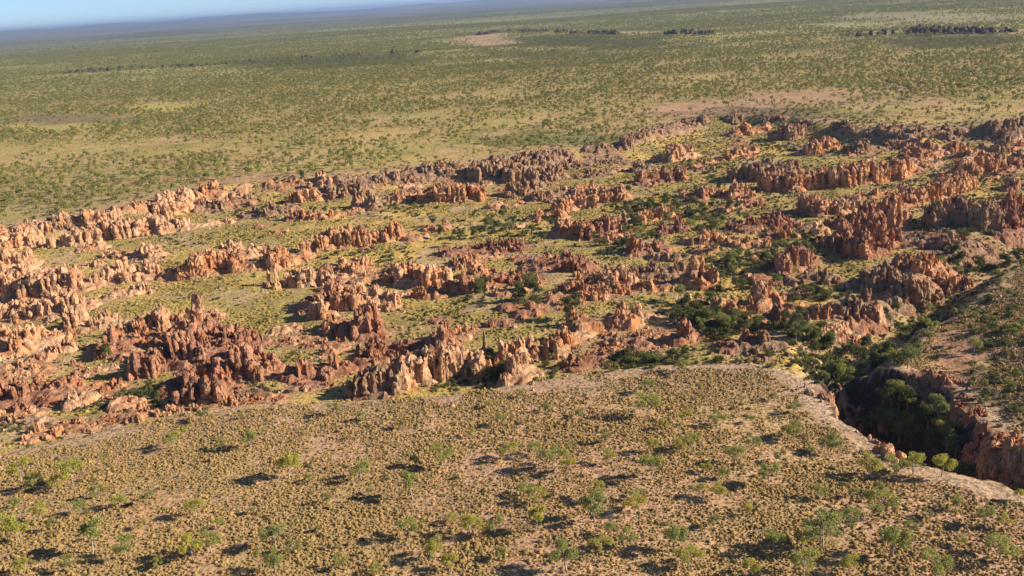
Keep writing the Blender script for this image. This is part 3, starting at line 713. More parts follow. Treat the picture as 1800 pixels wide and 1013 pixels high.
# ------------------------------------------------------------------ plants
def leafblob(rng, cen, rad, n, size, flat=.8):
    p = rng.normal(0, 1, (n, 3)); p /= np.linalg.norm(p, axis=1)[:, None]
    p = p * (rng.random(n) ** .38)[:, None] * np.array([rad, rad, rad * flat]) + cen
    return p
def leaves(rng, C, size):
    n = len(C)
    a = rng.normal(0, 1, (n, 3)); a /= np.linalg.norm(a, axis=1)[:, None]
    b = rng.normal(0, 1, (n, 3)); b = np.cross(a, b); b /= np.linalg.norm(b, axis=1)[:, None]
    s = size * rng.uniform(.6, 1.4, n)[:, None]
    V = np.stack([C - a * s, C + b * s * .55, C + a * s, C - b * s * .55], 1).reshape(-1, 3)
    F = np.arange(n * 4).reshape(-1, 4)
    return V, F
def tube(P, Rr, seg=6):
    V = []; F = []
    for i, (p, r) in enumerate(zip(P, Rr)):
        d = np.array(P[min(i + 1, len(P) - 1)]) - np.array(P[max(i - 1, 0)]); d = d / (np.linalg.norm(d) + 1e-9)
        x = np.cross(d, [0.3, 1, .1]); x /= np.linalg.norm(x); y = np.cross(d, x)
        for k in range(seg):
            t = 2 * math.pi * k / seg; V.append(np.array(p) + (x * math.cos(t) + y * math.sin(t)) * r)
    for i in range(len(P) - 1):
        for k in range(seg):
            F.append((i * seg + k, i * seg + (k + 1) % seg, (i + 1) * seg + (k + 1) % seg, (i + 1) * seg + k))
    return V, F
def tree_mesh(seed, nl, leaf, mat, spread=.36, crown0=.4, nb=6, dens=1.0, name='crown', tall=1.0):
    """unit tree, 1 m tall: (trunk mesh, crown mesh)"""
    rng = np.random.default_rng(seed)
    V = []; F = []; C = []
    base = np.array([0, 0, -.04]); bend = rng.normal(0, .05, 2)
    trunk = [base, np.array([bend[0] * .4, bend[1] * .4, .25]), np.array([bend[0], bend[1], .5]), np.array([bend[0] * 1.6, bend[1] * 1.6, .78])]
    v, f = tube(trunk, [.028, .021, .016, .006]); V += v; F += f
    blobs = [(trunk[3] + [0, 0, .08], .15)]
    for b in range(nb):
        s = rng.uniform(.3, .62); st = np.array([bend[0] * s * 1.6, bend[1] * s * 1.6, s])
        an = b * 2.4 + rng.uniform(-.5, .5); ln = rng.uniform(.6, 1.0) * spread
        end = st + np.array([math.cos(an) * ln, math.sin(an) * ln, rng.uniform(.1, .34)])
        end[2] = min(end[2], .92); mid = (st + end) / 2 + np.array([0, 0, -.03])
        v, f = tube([st, mid, end], [.013, .009, .004], 5); o = len(V); V += v; F += [tuple(i + o for i in q) for q in f]
        blobs.append((end, rng.uniform(.12, .20)))
        if rng.random() < .75: blobs.append((mid * .45 + end * .55 + [rng.normal(0, .06), rng.normal(0, .06), rng.uniform(.03, .12)], rng.uniform(.08, .13)))
    tr = mesh('trunk', V, F, M_B, True)
    P = []
    tot = sum(r ** 2 for _, r in blobs)
    for c, r in blobs:
        c = np.array(c); c[2] = max(c[2], crown0)
        P.append(leafblob(rng, c, r, max(4, int(nl * r * r / tot)), leaf, .9))
    v, f = leaves(rng, np.vstack(P), leaf)
    return tr, mesh(name, v, f, mat)
def shrub_mesh(seed, nl, leaf, mat, name='shrub', flat=.6):
    rng = np.random.default_rng(seed); P = []
    for b in range(7):
        r = rng.uniform(.18, .34); an = rng.uniform(0, 6.3); d = rng.uniform(0, .3)
        P.append(leafblob(rng, np.array([math.cos(an) * d, math.sin(an) * d, rng.uniform(.2, .45)]), r, nl // 7, leaf, .75))
    P = np.vstack(P); P[:, 2] = np.abs(P[:, 2] * flat * 1.5)
    v, f = leaves(rng, P, leaf)
    st, sf = [], []
    for b in range(4):
        an = rng.uniform(0, 6.3); a_, b_ = tube([(0, 0, -.05), (math.cos(an) * .12, math.sin(an) * .12, .22), (math.cos(an) * .25, math.sin(an) * .25, .42)], [.02, .013, .006], 4)
        o = len(st); st += a_; sf += [tuple(i + o for i in q) for q in b_]
    v = np.vstack([v, np.array(st)]); f = np.vstack([f, np.array(sf) + len(v) - len(st)])
    return mesh(name, v, f, mat)
GUM = [tree_mesh(s, 2000, .027, M_GUM, spread=sp, nb=nb, crown0=c0) for s, sp, nb, c0 in ((1, .34, 6, .42), (2, .42, 7, .36), (3, .28, 5, .5), (4, .38, 8, .32), (5, .24, 5, .5), (6, .46, 8, .4))]
DKT = [tree_mesh(s, 1500, .031, M_DK, spread=sp, nb=nb, crown0=c0) for s, sp, nb, c0 in ((11, .22, 6, .3), (12, .28, 7, .25), (13, .17, 5, .32), (14, .25, 8, .22))]
SHR = [shrub_mesh(20 + s, 700, .04, M_DK) for s in range(3)] + [shrub_mesh(30 + s, 700, .04, M_HEA) for s in range(3)]
PLANTED = []
def plant_tree(kind, x, y, z, h, v, rz, tintc, tags):
    tr, cr = (GUM if kind == 'gum' else DKT)[v]
    root = link('gum_tree' if kind == 'gum' else 'dark_tree', None, loc=(x, y, z), rz=rz, sc=(h, h, h), **tags)
    a = link('trunk', tr, root); b = link('crown', cr, root); b.color = (*tintc, 1)
    PLANTED.append((x, y)); return root

# near slope: every tree the photograph shows there  (x, y of the foot, height in photo pixels)
NT = [(305,788,26),(440,790,30),(390,790,18),(508,842,44),(635,845,32),(38,848,32),(128,852,38),(60,862,26),(105,860,24),(725,878,44),(778,822,36),(730,820,20),(260,888,20),(143,903,20),(345,908,28),(575,885,19),(390,930,15),(15,950,38),(35,956,32),(90,933,18),(163,972,50),(222,983,32),(340,985,40),(372,972,34),(485,965,38),(520,973,24),(485,1007,34),(545,848,15),(720,948,34),(795,920,19),(830,945,38),(870,943,30),(765,983,34),(790,1005,30),(880,750,20),(828,768,13),(895,808,30),(175,875,21),(210,892,22),(30,895,19),(73,915,26),(325,765,13),(588,730,20),(360,740,20),(425,736,10),(640,740,16),(705,755,16),(860,718,14),
(972,823,40),(1000,832,26),(1147,843,40),(1195,795,22),(1212,790,28),(1140,733,38),(1140,690,22),(1205,745,22),(1260,750,24),(1165,755,18),(1145,795,25),(1065,778,19),(1070,815,22),(1395,775,28),(1325,790,22),(1465,798,28),(1292,818,32),(1395,728,20),(1272,843,22),(1350,855,36),(1242,832,19),(1530,840,34),(1572,838,30),(1605,835,34),(1655,838,36),(1545,868,20),(1230,873,20),(1265,878,24),(1442,878,22),(1500,875,16),(1370,815,20),(1045,918,48),(1050,882,30),(1115,903,32),(1120,880,22),(945,883,28),(942,935,44),(920,870,22),(995,1003,48),(1055,973,32),(1075,943,24),(1105,963,32),(1185,968,44),(1210,998,38),(1255,928,20),(1315,905,18),(1360,970,34),(1447,965,58),(1410,963,24),(1495,920,28),(1550,905,42),(1568,980,52),(1413,1015,44),(1320,1012,30),(1493,1008,28),(1645,1022,42),(1755,985,40),(1730,925,27),(1765,930,22),(1680,895,20),(1630,910,15),(1600,935,19),(1790,880,18),(1360,705,13),(1200,655,24),(960,725,17),(1020,735,15),(915,700,13),(560,935,12),(650,870,14),(445,905,13),(600,1000,22),(660,1010,20),(120,1005,22),(40,1010,24),(1385,770,22),(1450,795,22),(940,800,24),(1000,790,14),(280,1000,18),(250,930,14),(880,985,22),(1690,960,16),(1560,760,12),(1320,745,14),(1425,800,14)]
ORD = ['first', 'second', 'third', 'fourth', 'fifth', 'sixth', 'seventh', 'eighth', 'ninth', 'tenth', 'eleventh', 'twelfth', 'thirteenth', 'fourteenth', 'fifteenth', 'sixteenth', 'seventeenth', 'eighteenth', 'nineteenth', 'twentieth'] + ['%dth' % k if k % 10 not in (1, 2, 3) else '%d%s' % (k, {1: 'st', 2: 'nd', 3: 'rd'}[k % 10]) for k in range(21, 60)]
BANDS = [(0, 742, 'highest row, near slope'), (742, 792, 'second row, near slope'), (792, 836, 'third row, near slope'), (836, 872, 'fourth row, near slope'), (872, 912, 'fifth row, near slope'), (912, 952, 'sixth row, near slope'), (952, 990, 'second lowest row'), (990, 1100, 'lowest row')]
for lo, hi, bn in BANDS:
    row = sorted([t for t in NT if lo <= t[1] < hi])
    W3 = placev([t[0] for t in row], [t[1] for t in row], ZP)
    for q, (px, py, hp) in enumerate(row):
        x, y, z = W3[q]
        d = math.sqrt(x * x + y * y + (CAM_H - z) ** 2); h = hp * d / FOC / .9 * 1.0
        hue = random.random()
        if hp < 22 and random.random() < .5: tc = (.85, .88, .8); adj = 'small grey green gum tree'
        elif hue < .45: tc = (1.25, 1.2, .8); adj = 'yellow green gum tree' if hp < 34 else 'large bright gum tree'
        elif hue < .75: tc = (1.0, 1.05, 1.0); adj = 'light green gum tree'
        else: tc = (.92, .97, .88); adj = 'dusty green gum tree'
        v = random.choice((2, 4, 0)) if hp > 40 and px < 1300 else random.choice((0, 1, 3, 5))
        plant_tree('gum', x, y, z - .1, h * 1.05, v, random.uniform(0, 6.3), tc,
                   dict(label='%s, %s from left, %s' % (adj, ORD[q], bn), category='tree', group='gum trees on the near slope'))

# vegetation blocks in the basin, on its rim, along creek and gorge: centre, half size in photo pixels, how many, trees/shrubs
ZONES = [
 # px, py, rx, ry, n trees, n shrubs, tree height, dark share, where
 (470,372,90,14,14,40,3.2,.8,'on the back meadow under the rim'), (520,322,32,10,10,10,4,1,'in the round dark thicket on the rim'), (120,388,50,10,4,26,2.5,1,'on the left rim'),
 (700,372,70,10,12,20,3.2,.8,'on the meadow under the ribbed cliff'), (870,405,90,26,34,40,4,.8,'on the meadow left of centre ridge'), (640,450,70,14,6,40,2.5,.8,'between the long ridge and pillar row'),
 (1120,370,60,22,20,40,4,.8,'right of the centre ridge'), (1240,380,60,36,34,40,4.5,.7,'on the meadow before the great wall'), (1300,470,80,34,40,60,3.8,.7,'in the green hollow on the right'),
 (1100,420,60,30,22,30,4.5,.7,'on the meadow in the centre right'), (1400,440,50,24,12,24,4,.7,'beside the tilted red fin'), (1400,260,120,14,10,70,3.5,1,'in the bushy back hollow'), (1260,300,60,14,8,40,3.5,1,'before the brown towers'),
 (1000,560,14,5,2,0,8,1,'in the centre, one of the two big round trees'), (930,530,24,12,5,6,6,.8,'on the meadow below the maroon cone'), (830,525,30,14,4,12,4,.8,'at the foot of the comb of fins'), (760,560,40,14,0,30,2,.8,'on the stony meadow in the middle'),
 (870,655,40,16,12,34,4,.9,'against the pale pillars of the front wall'), (780,672,60,12,4,40,2.6,.9,'below the golden columns'), (1120,640,120,14,12,90,3.4,.9,'in the bush belt at the slope edge'), (1220,555,36,20,16,20,5,.8,'among the crooked pinnacles'),
 (1290,580,60,22,20,36,4.2,.8,'in the grove left of the gorge head'), (1400,590,60,30,24,36,4.2,.8,'in the grove at the gorge head'), (1440,520,60,14,6,20,4,.9,'under the dark low crags'),
 (260,692,60,14,6,40,2.8,.8,'below the red massif'), (200,715,100,12,4,60,2.2,.8,'in the scrub under the near slope'), (60,752,70,14,2,50,2.2,.9,'in the scrub at the lower left'), (440,690,60,14,4,30,2.6,.8,'between the massif and the front wall'), (186,632,10,5,3,0,5,.4,'in the massif shadow'),
 (1530,630,60,26,12,26,4.5,.7,'crowding the head of the gorge'), (1475,680,26,30,10,8,6,.5,'deep in the upper gorge'), (1590,765,60,24,30,18,5.6,.4,'in the dark gorge'), (1720,850,60,14,16,26,5.5,.5,'in the lower gorge'),
 (1640,500,30,22,10,20,5,1,'on the creek bank'), (1720,465,70,18,22,40,5,1,'in the wooded creek'), (1610,540,40,12,12,8,7,.5,'where the creek meets the gorge'), (1620,400,70,30,8,70,3.5,.9,'on the stony crest at the right'), (1720,400,60,18,8,30,6,.6,'above the wooded creek'),
 (1740,310,80,20,8,80,3,1,'among the upper right cliffs'), (1650,240,150,20,6,60,3,.9,'on the rim at the upper right'), (1630,320,70,12,0,60,2.6,1,'on the shaded slope by the fringed wall'), (1750,360,60,16,2,50,3,.9,'on the slope above the vast bluff'),
 (1740,690,90,50,16,64,2.4,.5,'on the scrubby hill right of the gorge'), (1760,580,60,40,14,30,3.2,.3,'on the right hill beside bare soil'), (1700,530,70,30,8,50,2.6,.7,'on the right hill above the creek'), (1600,590,40,16,6,14,4,.4,'near the bare soil patch'),
 (1425,642,30,14,5,26,2.6,.8,'above the upper lip of the gorge'), (1320,205,160,12,0,90,3,.9,'on the rim below the bare pink plain'), (1000,250,150,10,0,60,3,.3,'on the plain above the centre rim'), (900,640,60,10,4,12,3,.9,'behind the slope edge'), (620,560,120,40,0,14,1.6,.8,'around the castle rocks'), (380,590,100,60,0,14,1.6,.8,'on the open yellow meadow'),
]
tc_all = []; sh_all = []
for zi, (px, py, rx, ry, nt, ns, hh, dk, where) in enumerate(ZONES):
    rng = np.random.default_rng(500 + zi)
    gz = (px > 1440 and 600 < py < 860 and rx < 75)
    for kind, cnt in (('t', nt), ('s', ns)):
        for q in range(cnt):
            a = rng.normal(0, .6); b = rng.normal(0, .6)
            a = max(-1.2, min(1.2, a)); b = max(-1.2, min(1.2, b))
            qx, qy = px + rx * a, py + ry * b
            z = -10 if (gz and py > 660) else (8 if py < 260 or (px > 1680 and py > 540) else 0)
            (tc_all if kind == 't' else sh_all).append([0, 0, z, hh * rng.uniform(.6, 1.3), dk, where, qx, qy, rng.random()])
for L_ in (tc_all, sh_all):
    W3 = placev([t[6] for t in L_], [t[7] for t in L_], np.array([t[2] for t in L_], float))
    for t, p in zip(L_, W3): t[0], t[1], t[2] = p
T_ = np.array([[t[0], t[1]] for t in tc_all]); ok = rockdist(T_[:, 0], T_[:, 1]) > -1.5
tc_all = [t for t, k in zip(tc_all, ok) if k]
T_ = np.array([[t[0], t[1]] for t in sh_all]); ok = rockdist(T_[:, 0], T_[:, 1]) > -3.5
sh_all = [t for t, k in zip(sh_all, ok) if k]
def px_size(t): return t[3] / math.sqrt(t[0] ** 2 + t[1] ** 2 + 1e4)
def ranked(L, n):
    L = sorted(L, key=px_size, reverse=True); return L[:n], L[n:]
dark = [t for t in tc_all if t[8] < t[4]]; pale = [t for t in tc_all if t[8] >= t[4]]
dark_i, dark_r = ranked(dark, 295); pale_i, pale_r = ranked(pale, 150)
sh_i, sh_r = ranked(sh_all, 290)
def ordlabel(L, noun):
    out = []
    by = {}
    for t in L: by.setdefault(t[5], []).append(t)
    for w_, ts in by.items():
        ts.sort(key=lambda t: t[6])
        for q, t in enumerate(ts):
            sz = 'tall ' if t[3] > 5.5 else ('small ' if t[3] < 2.6 else '')
            pos = 'only one' if len(ts) == 1 else ('leftmost' if q == 0 else ('rightmost' if q == len(ts) - 1 else ORD[min(q, len(ORD) - 1)] + ' from left'))
            out.append((t, '%s%s %s, %s' % (sz, noun, w_, pos)))
    return out
for t, lab in ordlabel(dark_i, 'dark green tree'):
    g = random.uniform(.75, 1.35)
    plant_tree('dark', t[0], t[1], t[2] - .1, t[3] * 1.1, random.randrange(4), random.uniform(0, 6.3), (g * 1.05, g * 1.08, g), dict(label=lab, category='tree', group='dark trees in the basin and gorge'))
for t, lab in ordlabel(pale_i, 'pale green tree'):
    g = random.uniform(.7, 1.05)
    plant_tree('gum', t[0], t[1], t[2] - .1, t[3] * 1.05, random.randrange(6), random.uniform(0, 6.3), (g * .95, g, g * .9), dict(label=lab, category='tree', group='pale trees in the basin'))
for t, lab in ordlabel(sh_i, 'low rounded shrub'):
    s = t[3] * random.uniform(.75, 1.2); o = link('shrub', SHR[random.randrange(6)], loc=(t[0], t[1], t[2] - .05), rz=random.uniform(0, 6.3), sc=(s, s, s * .75), label=lab, category='shrub', group='shrubs among the rocks')
    g = random.uniform(.8, 1.5); o.color = (g * 1.1, g * 1.05, g, 1)

# ------------------------------------------------------------------ uncountable cover, instanced on points
def scatter(name, pts, scl, srcs, lab, cat, idx=None):
    """one object whose points carry copies of a few small meshes"""
    n = len(pts)
    me = bpy.data.meshes.new(name); me.vertices.add(n); me.vertices.foreach_set('co', np.asarray(pts, np.float32).ravel())
    a = me.attributes.new('scl', 'FLOAT_VECTOR', 'POINT'); a.data.foreach_set('vector', np.asarray(scl, np.float32).ravel())
    a = me.attributes.new('rot', 'FLOAT', 'POINT'); a.data.foreach_set('value', RNG.uniform(0, 6.28, n).astype(np.float32))
    a = me.attributes.new('pick', 'INT', 'POINT'); a.data.foreach_set('value', (idx if idx is not None else RNG.integers(0, len(srcs), n)).astype(np.int32))
    cl = bpy.data.collections.new(name + '_source')
    for k, s in enumerate(srcs):
        ob = bpy.data.objects.new('%s_source_%02d' % (name, k), s); cl.objects.link(ob)
    ng = bpy.data.node_groups.new(name, 'GeometryNodeTree')
    ng.interface.new_socket('Geometry', in_out='INPUT', socket_type='NodeSocketGeometry'); ng.interface.new_socket('Geometry', in_out='OUTPUT', socket_type='NodeSocketGeometry')
    N, L = ng.nodes, ng.links
    gi = N.new('NodeGroupInput'); go = N.new('NodeGroupOutput')
    ci = N.new('GeometryNodeCollectionInfo'); ci.inputs['Collection'].default_value = cl; ci.inputs['Separate Children'].default_value = True; ci.inputs['Reset Children'].default_value = True
    ip = N.new('GeometryNodeInstanceOnPoints'); ip.inputs['Pick Instance'].default_value = True
    def na(nm, ty):
        q = N.new('GeometryNodeInputNamedAttribute'); q.data_type = ty; q.inputs[0].default_value = nm; return q.outputs['Attribute']
    cb = N.new('ShaderNodeCombineXYZ'); L.new(na('rot', 'FLOAT'), cb.inputs[2])
    L.new(gi.outputs[0], ip.inputs['Points']); L.new(ci.outputs[0], ip.inputs['Instance']); L.new(na('pick', 'INT'), ip.inputs['Instance Index'])
    L.new(cb.outputs[0], ip.inputs['Rotation']); L.new(na('scl', 'FLOAT_VECTOR'), ip.inputs['Scale']); L.new(ip.outputs[0], go.inputs[0])
    o = link(name, me, kind='stuff', label=lab, category=cat)
    md = o.modifiers.new('scatter', 'NODES'); md.node_group = ng
    return o
def tussock(seed, mat, n=16):
    rng = np.random.default_rng(seed); V = []; F = []
    rings = [(0, 1.0), (.25, 1.02), (.62, .82), (.95, .42)]
    seg = 9
    for z, r in rings:
        for k in range(seg):
            a = 6.283 * k / seg; q = r * .5 * rng.uniform(.78, 1.2); V.append((q * math.cos(a), q * math.sin(a), z * .55 * rng.uniform(.85, 1.15) - .04))
    V.append((0, 0, .56)); m = len(V) - 1
    for i in range(3):
        for k in range(seg): F.append((i * seg + k, i * seg + (k + 1) % seg, (i + 1) * seg + (k + 1) % seg, (i + 1) * seg + k))
    for k in range(seg): F.append((3 * seg + k, 3 * seg + (k + 1) % seg, m, m))
    Vn = np.array(V)
    # splayed blades
    P = leafblob(rng, np.array([0, 0, .2]), .55, 26, .1, .7); P[:, 2] = np.abs(P[:, 2])
    v, f = leaves(rng, P, .13)
    tri = [q for q in F if q[2] == q[3]]; quad = [q for q in F if q[2] != q[3]]
    top = [(3 * seg + k, 3 * seg + (k + 1) % seg, m) for k in range(seg)]
    me = bpy.data.meshes.new('tussock')
    me.from_pydata([tuple(a) for a in Vn] + [tuple(a) for a in v], [], quad + top + [tuple(int(i) + len(Vn) for i in q) for q in f])
    me.materials.append(mat); return me
TU = [tussock(60 + k, M_TUS) for k in range(4)]; GR = [tussock(70 + k, M_GRS) for k in range(3)]
def cand(x0, x1, y0, y1, sp):
    x = np.arange(x0, x1, sp); y = np.arange(y0, y1, sp); X, Y = np.meshgrid(x, y)
    X = (X + RNG.uniform(-.5, .5, X.shape) * sp).ravel(); Y = (Y + RNG.uniform(-.5, .5, Y.shape) * sp).ravel(); return X, Y
def infrustum(X, Y, m=.12): return (np.abs(X) < (Y * (.60 + m) + 25))
# spinifex on the near slope
X, Y = cand(-240, 230, 105, 300, .52); k = infrustum(X, Y); X, Y = X[k], Y[k]
Dn = sdf(BASIN, X, Y); Gn = sdf(GORGE, X, Y)
nn = f2(X / 9, Y / 9, 91, 4)
k = (Dn + (nn - .5) * 16 < -5) & (Gn + (nn - .5) * 10 < -5.5) & (RNG.random(len(X)) < ss(.80, .40, nn * .6 + f2(X / 2.2, Y / 2.2, 94, 2) * .4) * 1.05) & (Y < 300)
bare = emask(ell(1490, 740, 60, 36), X, Y, 5) * .8 + emask(ell(1690, 600, 40, 50), X, Y, 6)
k &= RNG.random(len(X)) > bare
X, Y = X[k], Y[k]; s = RNG.lognormal(-.92, .36, len(X)).clip(.18, .95) * (.75 + .5 * f2(X / 15, Y / 15, 92, 2))
scatter('spinifex_grass', np.stack([X, Y, ground(X, Y)], -1), np.stack([s, s, s * RNG.uniform(.7, 1.1, len(X))], -1), TU, 'straw coloured spinifex tussocks covering the near slope', 'grass')
# basin grass
X, Y = cand(-300, 400, 200, 760, 1.15); k = infrustum(X, Y, .05); X, Y = X[k], Y[k]
Dn = sdf(BASIN, X, Y); k = (Dn > 1) & (sdf(GORGE, X, Y) < -1); X, Y = X[k], Y[k]
k = (rockdist(X, Y) > .5) & (RNG.random(len(X)) < ss(.35, .62, f2(X / 11, Y / 11, 93, 4)) * .7); X, Y = X[k], Y[k]
s = RNG.uniform(.4, 1.2, len(X))
scatter('meadow_grass', np.stack([X, Y, ground(X, Y)], -1), np.stack([s * 1.2, s * 1.2, s * .75], -1), GR, 'yellow green grass tufts on the basin floor', 'grass')
# remaining trees / shrubs of the basin
if dark_r or pale_r:
    L_ = dark_r + pale_r
    fard = [tree_mesh(80 + k, 420, .045, M_DK, spread=.32, nb=6) for k in range(2)]
    pts = np.array([[t[0], t[1], t[2] - .1] for t in L_]); h = np.array([t[3] for t in L_]) * 1.1
    scatter('distant_thicket', pts, np.stack([h, h, h], -1), [a[1] for a in fard], 'dark trees filling the farther hollows of the basin', 'trees')
pts = np.array([[t[0], t[1], t[2] - .05] for t in sh_r]); h = np.array([t[3] for t in sh_r])
SHL = [shrub_mesh(40 + s, 220, .075, M_DK) for s in range(2)] + [shrub_mesh(45 + s, 220, .075, M_HEA) for s in range(2)]
# heath scattered between rocks and on the rim
X, Y = cand(-320, 420, 190, 780, 4.2); k = infrustum(X, Y, .08); X, Y = X[k], Y[k]
Dn = sdf(BASIN, X, Y); dens = f2(X / 24, Y / 24, 95, 4)
right = ss(20, 140, X); edge = ss(28, 4, np.abs(Dn))
pr = np.clip(ss(.46, .64, dens) * (.18 + .62 * right) + edge * (.24 + .22 * right) + .55 * ss(16, 6, Dn) * ss(-1, 2, Dn) * (Y < 300), 0, 1) * np.where((Dn < -30), .1, 1) * np.where((Dn < 0) & (X > 70) & (Y < 330), .4, 1)
k = (RNG.random(len(X)) < pr) & (rockdist(X, Y) > -2.5) & ~((Dn < -2) & (Y < 290) & (sdf(GORGE, X, Y) < -3) & (X < 95))
X, Y = X[k], Y[k]
hp = np.stack([X, Y, ground(X, Y) - .05], -1); hs = RNG.uniform(1.0, 2.9, len(X))
X, Y = cand(-320, 420, 180, 780, 2.5); k = infrustum(X, Y, .06); X, Y = X[k], Y[k]
Dn = sdf(BASIN, X, Y); Gn = sdf(GORGE, X, Y); dn = f2(X / 7, Y / 7, 101, 4)
pr = np.where(Gn > 1, .3, np.where(Dn > -3, ss(.42, .62, dn) * (.42 + .32 * ss(-40, 140, X)), .0))
k = (RNG.random(len(X)) < pr) & (rockdist(X, Y) > -1); X, Y, Gn = X[k], Y[k], Gn[k]
hp = np.vstack([hp, np.stack([X, Y, ground(X, Y) - .05], -1)]); hs = np.concatenate([hs, np.where(Gn > -2, RNG.uniform(.8, 2.6, len(X)), RNG.uniform(.35, 1.3, len(X)))])
X, Y = cand(-320, 420, 180, 780, 4.0); k = infrustum(X, Y, .06); X, Y = X[k], Y[k]
k = (sdf(BASIN, X, Y) > 1) & (rockdist(X, Y) > -.5) & (sdf(GORGE, X, Y) < -1) & (RNG.random(len(X)) < ss(.34, .6, f2(X / 13, Y / 13, 105, 4)) * (.28 + .35 * ss(-60, 120, X))); X, Y = X[k], Y[k]
hp = np.vstack([hp, np.stack([X, Y, ground(X, Y) - .05], -1)]); hs = np.concatenate([hs, RNG.uniform(.9, 2.4, len(X))])
if len(pts): hp = np.vstack([hp, pts]); hs = np.concatenate([hs, h * .9])
scatter('heath', hp, np.stack([hs, hs, hs * .7], -1), SHL, 'low olive and dark green heath between rocks and along the rim', 'heath')
# little sticks, dead bushes on the near slope
X, Y = cand(-200, 200, 110, 280, 4.6); k = infrustum(X, Y) & (sdf(BASIN, X, Y) < -6) & (sdf(GORGE, X, Y) < -5) & (RNG.random(len(X)) < ss(.25, .55, f2(X / 16, Y / 16, 103, 3)) * .85)
X, Y = X[k], Y[k]; s = RNG.uniform(.6, 1.9, len(X))
SHP = [shrub_mesh(50 + k, 170, .07, M_GUM) for k in range(2)]
scatter('low_scrub', np.stack([X, Y, ground(X, Y) - .05], -1), np.stack([s, s, s * .6], -1), SHP + SHL[2:3], 'knee high grey green scrub between the spinifex', 'scrub')
# open woodland of the plain
WD = [tree_mesh(90 + k, 150, .075, M_WOOD, spread=sp, nb=5, crown0=.3) for k, sp in enumerate((.26, .34, .3, .22))]
WDS = []
for tr, cr in WD:                                   # trunk and crown of these small far trees in one mesh
    va = np.array([v.co[:] for v in tr.vertices]); fa = np.array([p.vertices[:] for p in tr.polygons]); vb = np.array([v.co[:] for v in cr.vertices]); fb = np.array([p.vertices[:] for p in cr.polygons])
    WDS.append(mesh('far_tree', np.vstack([va, vb]), np.vstack([fa, fb + len(va)]), M_WOOD))
def wood(n, r0, r1, h0, h1, zsc=1.0):
    r = np.sqrt(RNG.uniform(r0 * r0, r1 * r1, n)); a = RNG.uniform(-.62, .62, n); return r * np.sin(a), r * np.cos(a)
def woodpts(n, r0, r1, sizes, thr):
    X, Y = wood(n, r0, r1, 0, 0); Dn = sdf(BASIN, X, Y) if r0 < 1000 else np.full(X.shape, -99.)
    dens = f2(X / 45, Y / 30, 97, 5) * .45 + f2(X / 700, Y / 150, 98, 5) * .55
    k = (Dn < -9) & ((Y > 300) | (X < -200)) & (RNG.random(n) < np.maximum(ss(thr, thr + .3, dens) * .95, np.max([emask(ell(*BARE[q][1:5]), X, Y, 50 + q) for q in (11, 12, 13, 14)], axis=0) * (.95 if r0 > 1000 else 0)))
    bm = np.zeros(n)
    for q in (0, 1, 3, 4, 5, 8, 9, 10, 11): 
        cc, px, py, rx, ry, s_ = BARE[q]; bm = np.maximum(bm, emask(ell(px, py, rx, ry), X, Y, 50 + q) * .93)
    k &= RNG.random(n) > bm
    X, Y = X[k], Y[k]; return X, Y, sizes[0] + (sizes[1] - sizes[0]) * RNG.random(len(X)) ** 1.7
A = woodpts(66000, 400, 1500, (1.5, 5.6), .25); A2 = woodpts(90000, 400, 1400, (.5, 1.3), .16); B = woodpts(190000, 1500, 4600, (2.2, 6.0), .20)
C_ = woodpts(60000, 4600, 10000, (4.5, 8), .30)
X, Y, h = [np.concatenate([A[q], A2[q], B[q], C_[q]]) for q in range(3)]; w_ = h * np.where(np.hypot(X, Y) > 1500, 1.15, .9)
scatter('open_woodland', np.stack([X, Y, ground(X, Y)], -1), np.stack([w_, w_, h], -1), WDS, 'open eucalypt woodland spreading over the plain to the horizon', 'woodland')
# rubble
def chip(seed):
    rng = np.random.default_rng(seed); V, F, C = pillars(np.array([0.]), np.array([0.]), np.array([0.]), np.array([.5]), np.array([.6]), np.array([2.2]), 5, 7, (1, 1, 1), seed=seed)
    V[:, 2] *= .8
    return mesh('chip', V + rng.normal(0, .05, V.shape), F, M_R, False, np.ones((len(V), 3)) * np.array((.56, .37, .25)) * rng.uniform(.75, 1.15))
CH = [chip(k) for k in range(5)]
X, Y = cand(-300, 400, 170, 760, 1.7); k = infrustum(X, Y, .05); X, Y = X[k], Y[k]
rd = rockdist(X, Y); Dn = sdf(BASIN, X, Y); e = ss(9, 2, np.abs(Dn + 3)) * .5
k = (rd > -2) & (RNG.random(len(X)) < np.maximum(ss(7, -1, rd) * .65, np.maximum(e * ss(.4, .6, f2(X / 14, Y / 14, 99, 3)), .012))) & (sdf(GORGE, X, Y) < 0)
X, Y = X[k], Y[k]; s = RNG.lognormal(-.35, .5, len(X)).clip(.25, 2.6)
scatter('rubble', np.stack([X, Y, ground(X, Y)], -1), np.stack([s, s * RNG.uniform(.7, 1.2, len(X)), s * .9], -1), CH, 'scattered broken stones around the outcrops and slope edges', 'rubble')
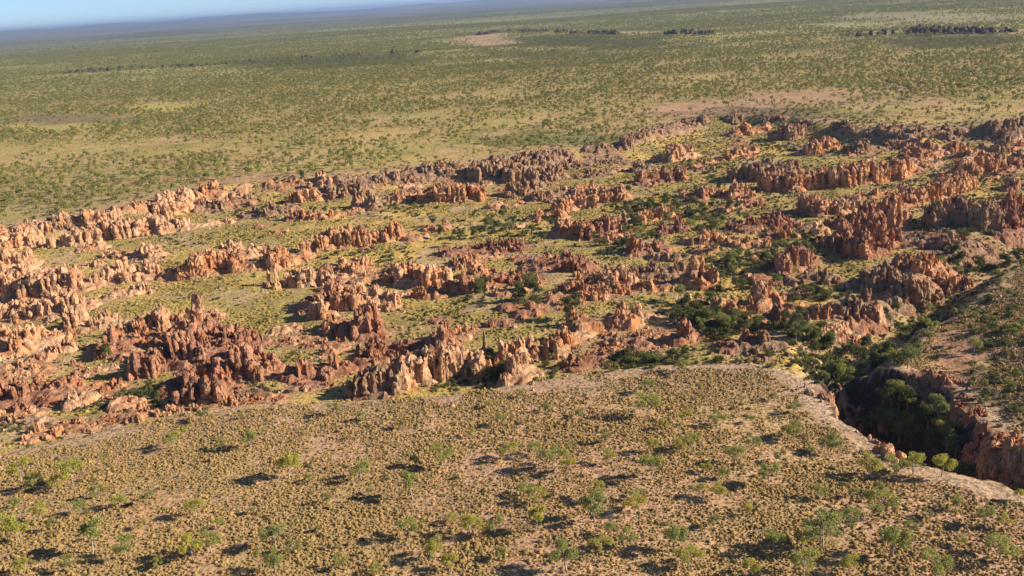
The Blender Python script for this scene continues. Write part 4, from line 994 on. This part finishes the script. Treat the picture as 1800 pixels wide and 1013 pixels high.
# cliffs far out on the plain, their plant cover and shade put into a dark tint
for q, (E, lab) in enumerate(zip(ESC, ('distant dark escarpment beyond the plain, upper centre', 'distant dark escarpment at the upper right', 'distant dark rocky line at the upper left'))):
    rng = np.random.default_rng(900 + q); sg = np.diff(E, axis=0); Ls = np.hypot(sg[:, 0], sg[:, 1]); n = int(Ls.sum() / (2.4 if q < 2 else 5))
    s = rng.choice(len(Ls), n, p=Ls / Ls.sum()); t = rng.random(n)
    cx = E[s, 0] + sg[s, 0] * t + rng.normal(0, 7, n); cy = E[s, 1] + sg[s, 1] * t + rng.normal(0, 14, n) + (f2(cx / 90, cx * 0, 7, 3) - .5) * 60
    g = f2(cx / 60, cy / 60, 33, 3); k = g > .47; cx, cy = cx[k], cy[k]; n = len(cx)
    V, F, C = pillars(cx, cy, ground(cx, cy), rng.lognormal(1.3, .45, n), rng.uniform(4, 10, n) * (1 if q < 2 else .8), rng.uniform(3, 6, n), 7, 9, (.10, .08, .065), seed=q)
    link('escarpment', mesh('escarpment', V, F, M_R, False, C), label=lab, category='cliff')

# ------------------------------------------------------------------ air
def haze():
    zb = -1 + float(ZZ.min()); zt = max(104.0, float(ZZ.max()) + 3)
    x0, x1, y0, y1 = GX[0] - 5, GX[-1] + 5, GY[0] - 5, GY[-1] + 5
    V = [(x, y, z) for z in (zb, zt) for x, y in ((x0, y0), (x1, y0), (x1, y1), (x0, y1))]
    F = [(3, 2, 1, 0), (4, 5, 6, 7), (0, 1, 5, 4), (1, 2, 6, 5), (2, 3, 7, 6), (3, 0, 4, 7)]
    me = mesh('haze', V, F); m = bpy.data.materials.new('haze'); m.use_nodes = True; N = m.node_tree.nodes; N.remove(N['Principled BSDF'])
    v = N.new('ShaderNodeVolumePrincipled'); v.inputs['Color'].default_value = (.44, .62, 1, 1); v.inputs['Density'].default_value = HAZE; v.inputs['Anisotropy'].default_value = .2
    m.node_tree.links.new(v.outputs[0], N['Material Output'].inputs['Volume']); me.materials.append(m)
    link('haze', me, kind='stuff', label='thin blue haze lying over the far plain', category='haze')
HAZE = .00005
haze()
print('outcrops', len(OUT), 'near trees', len(NT), 'dark', len(dark), 'pale', len(pale), 'shrubs', len(sh_all), 'woodland', len(X))
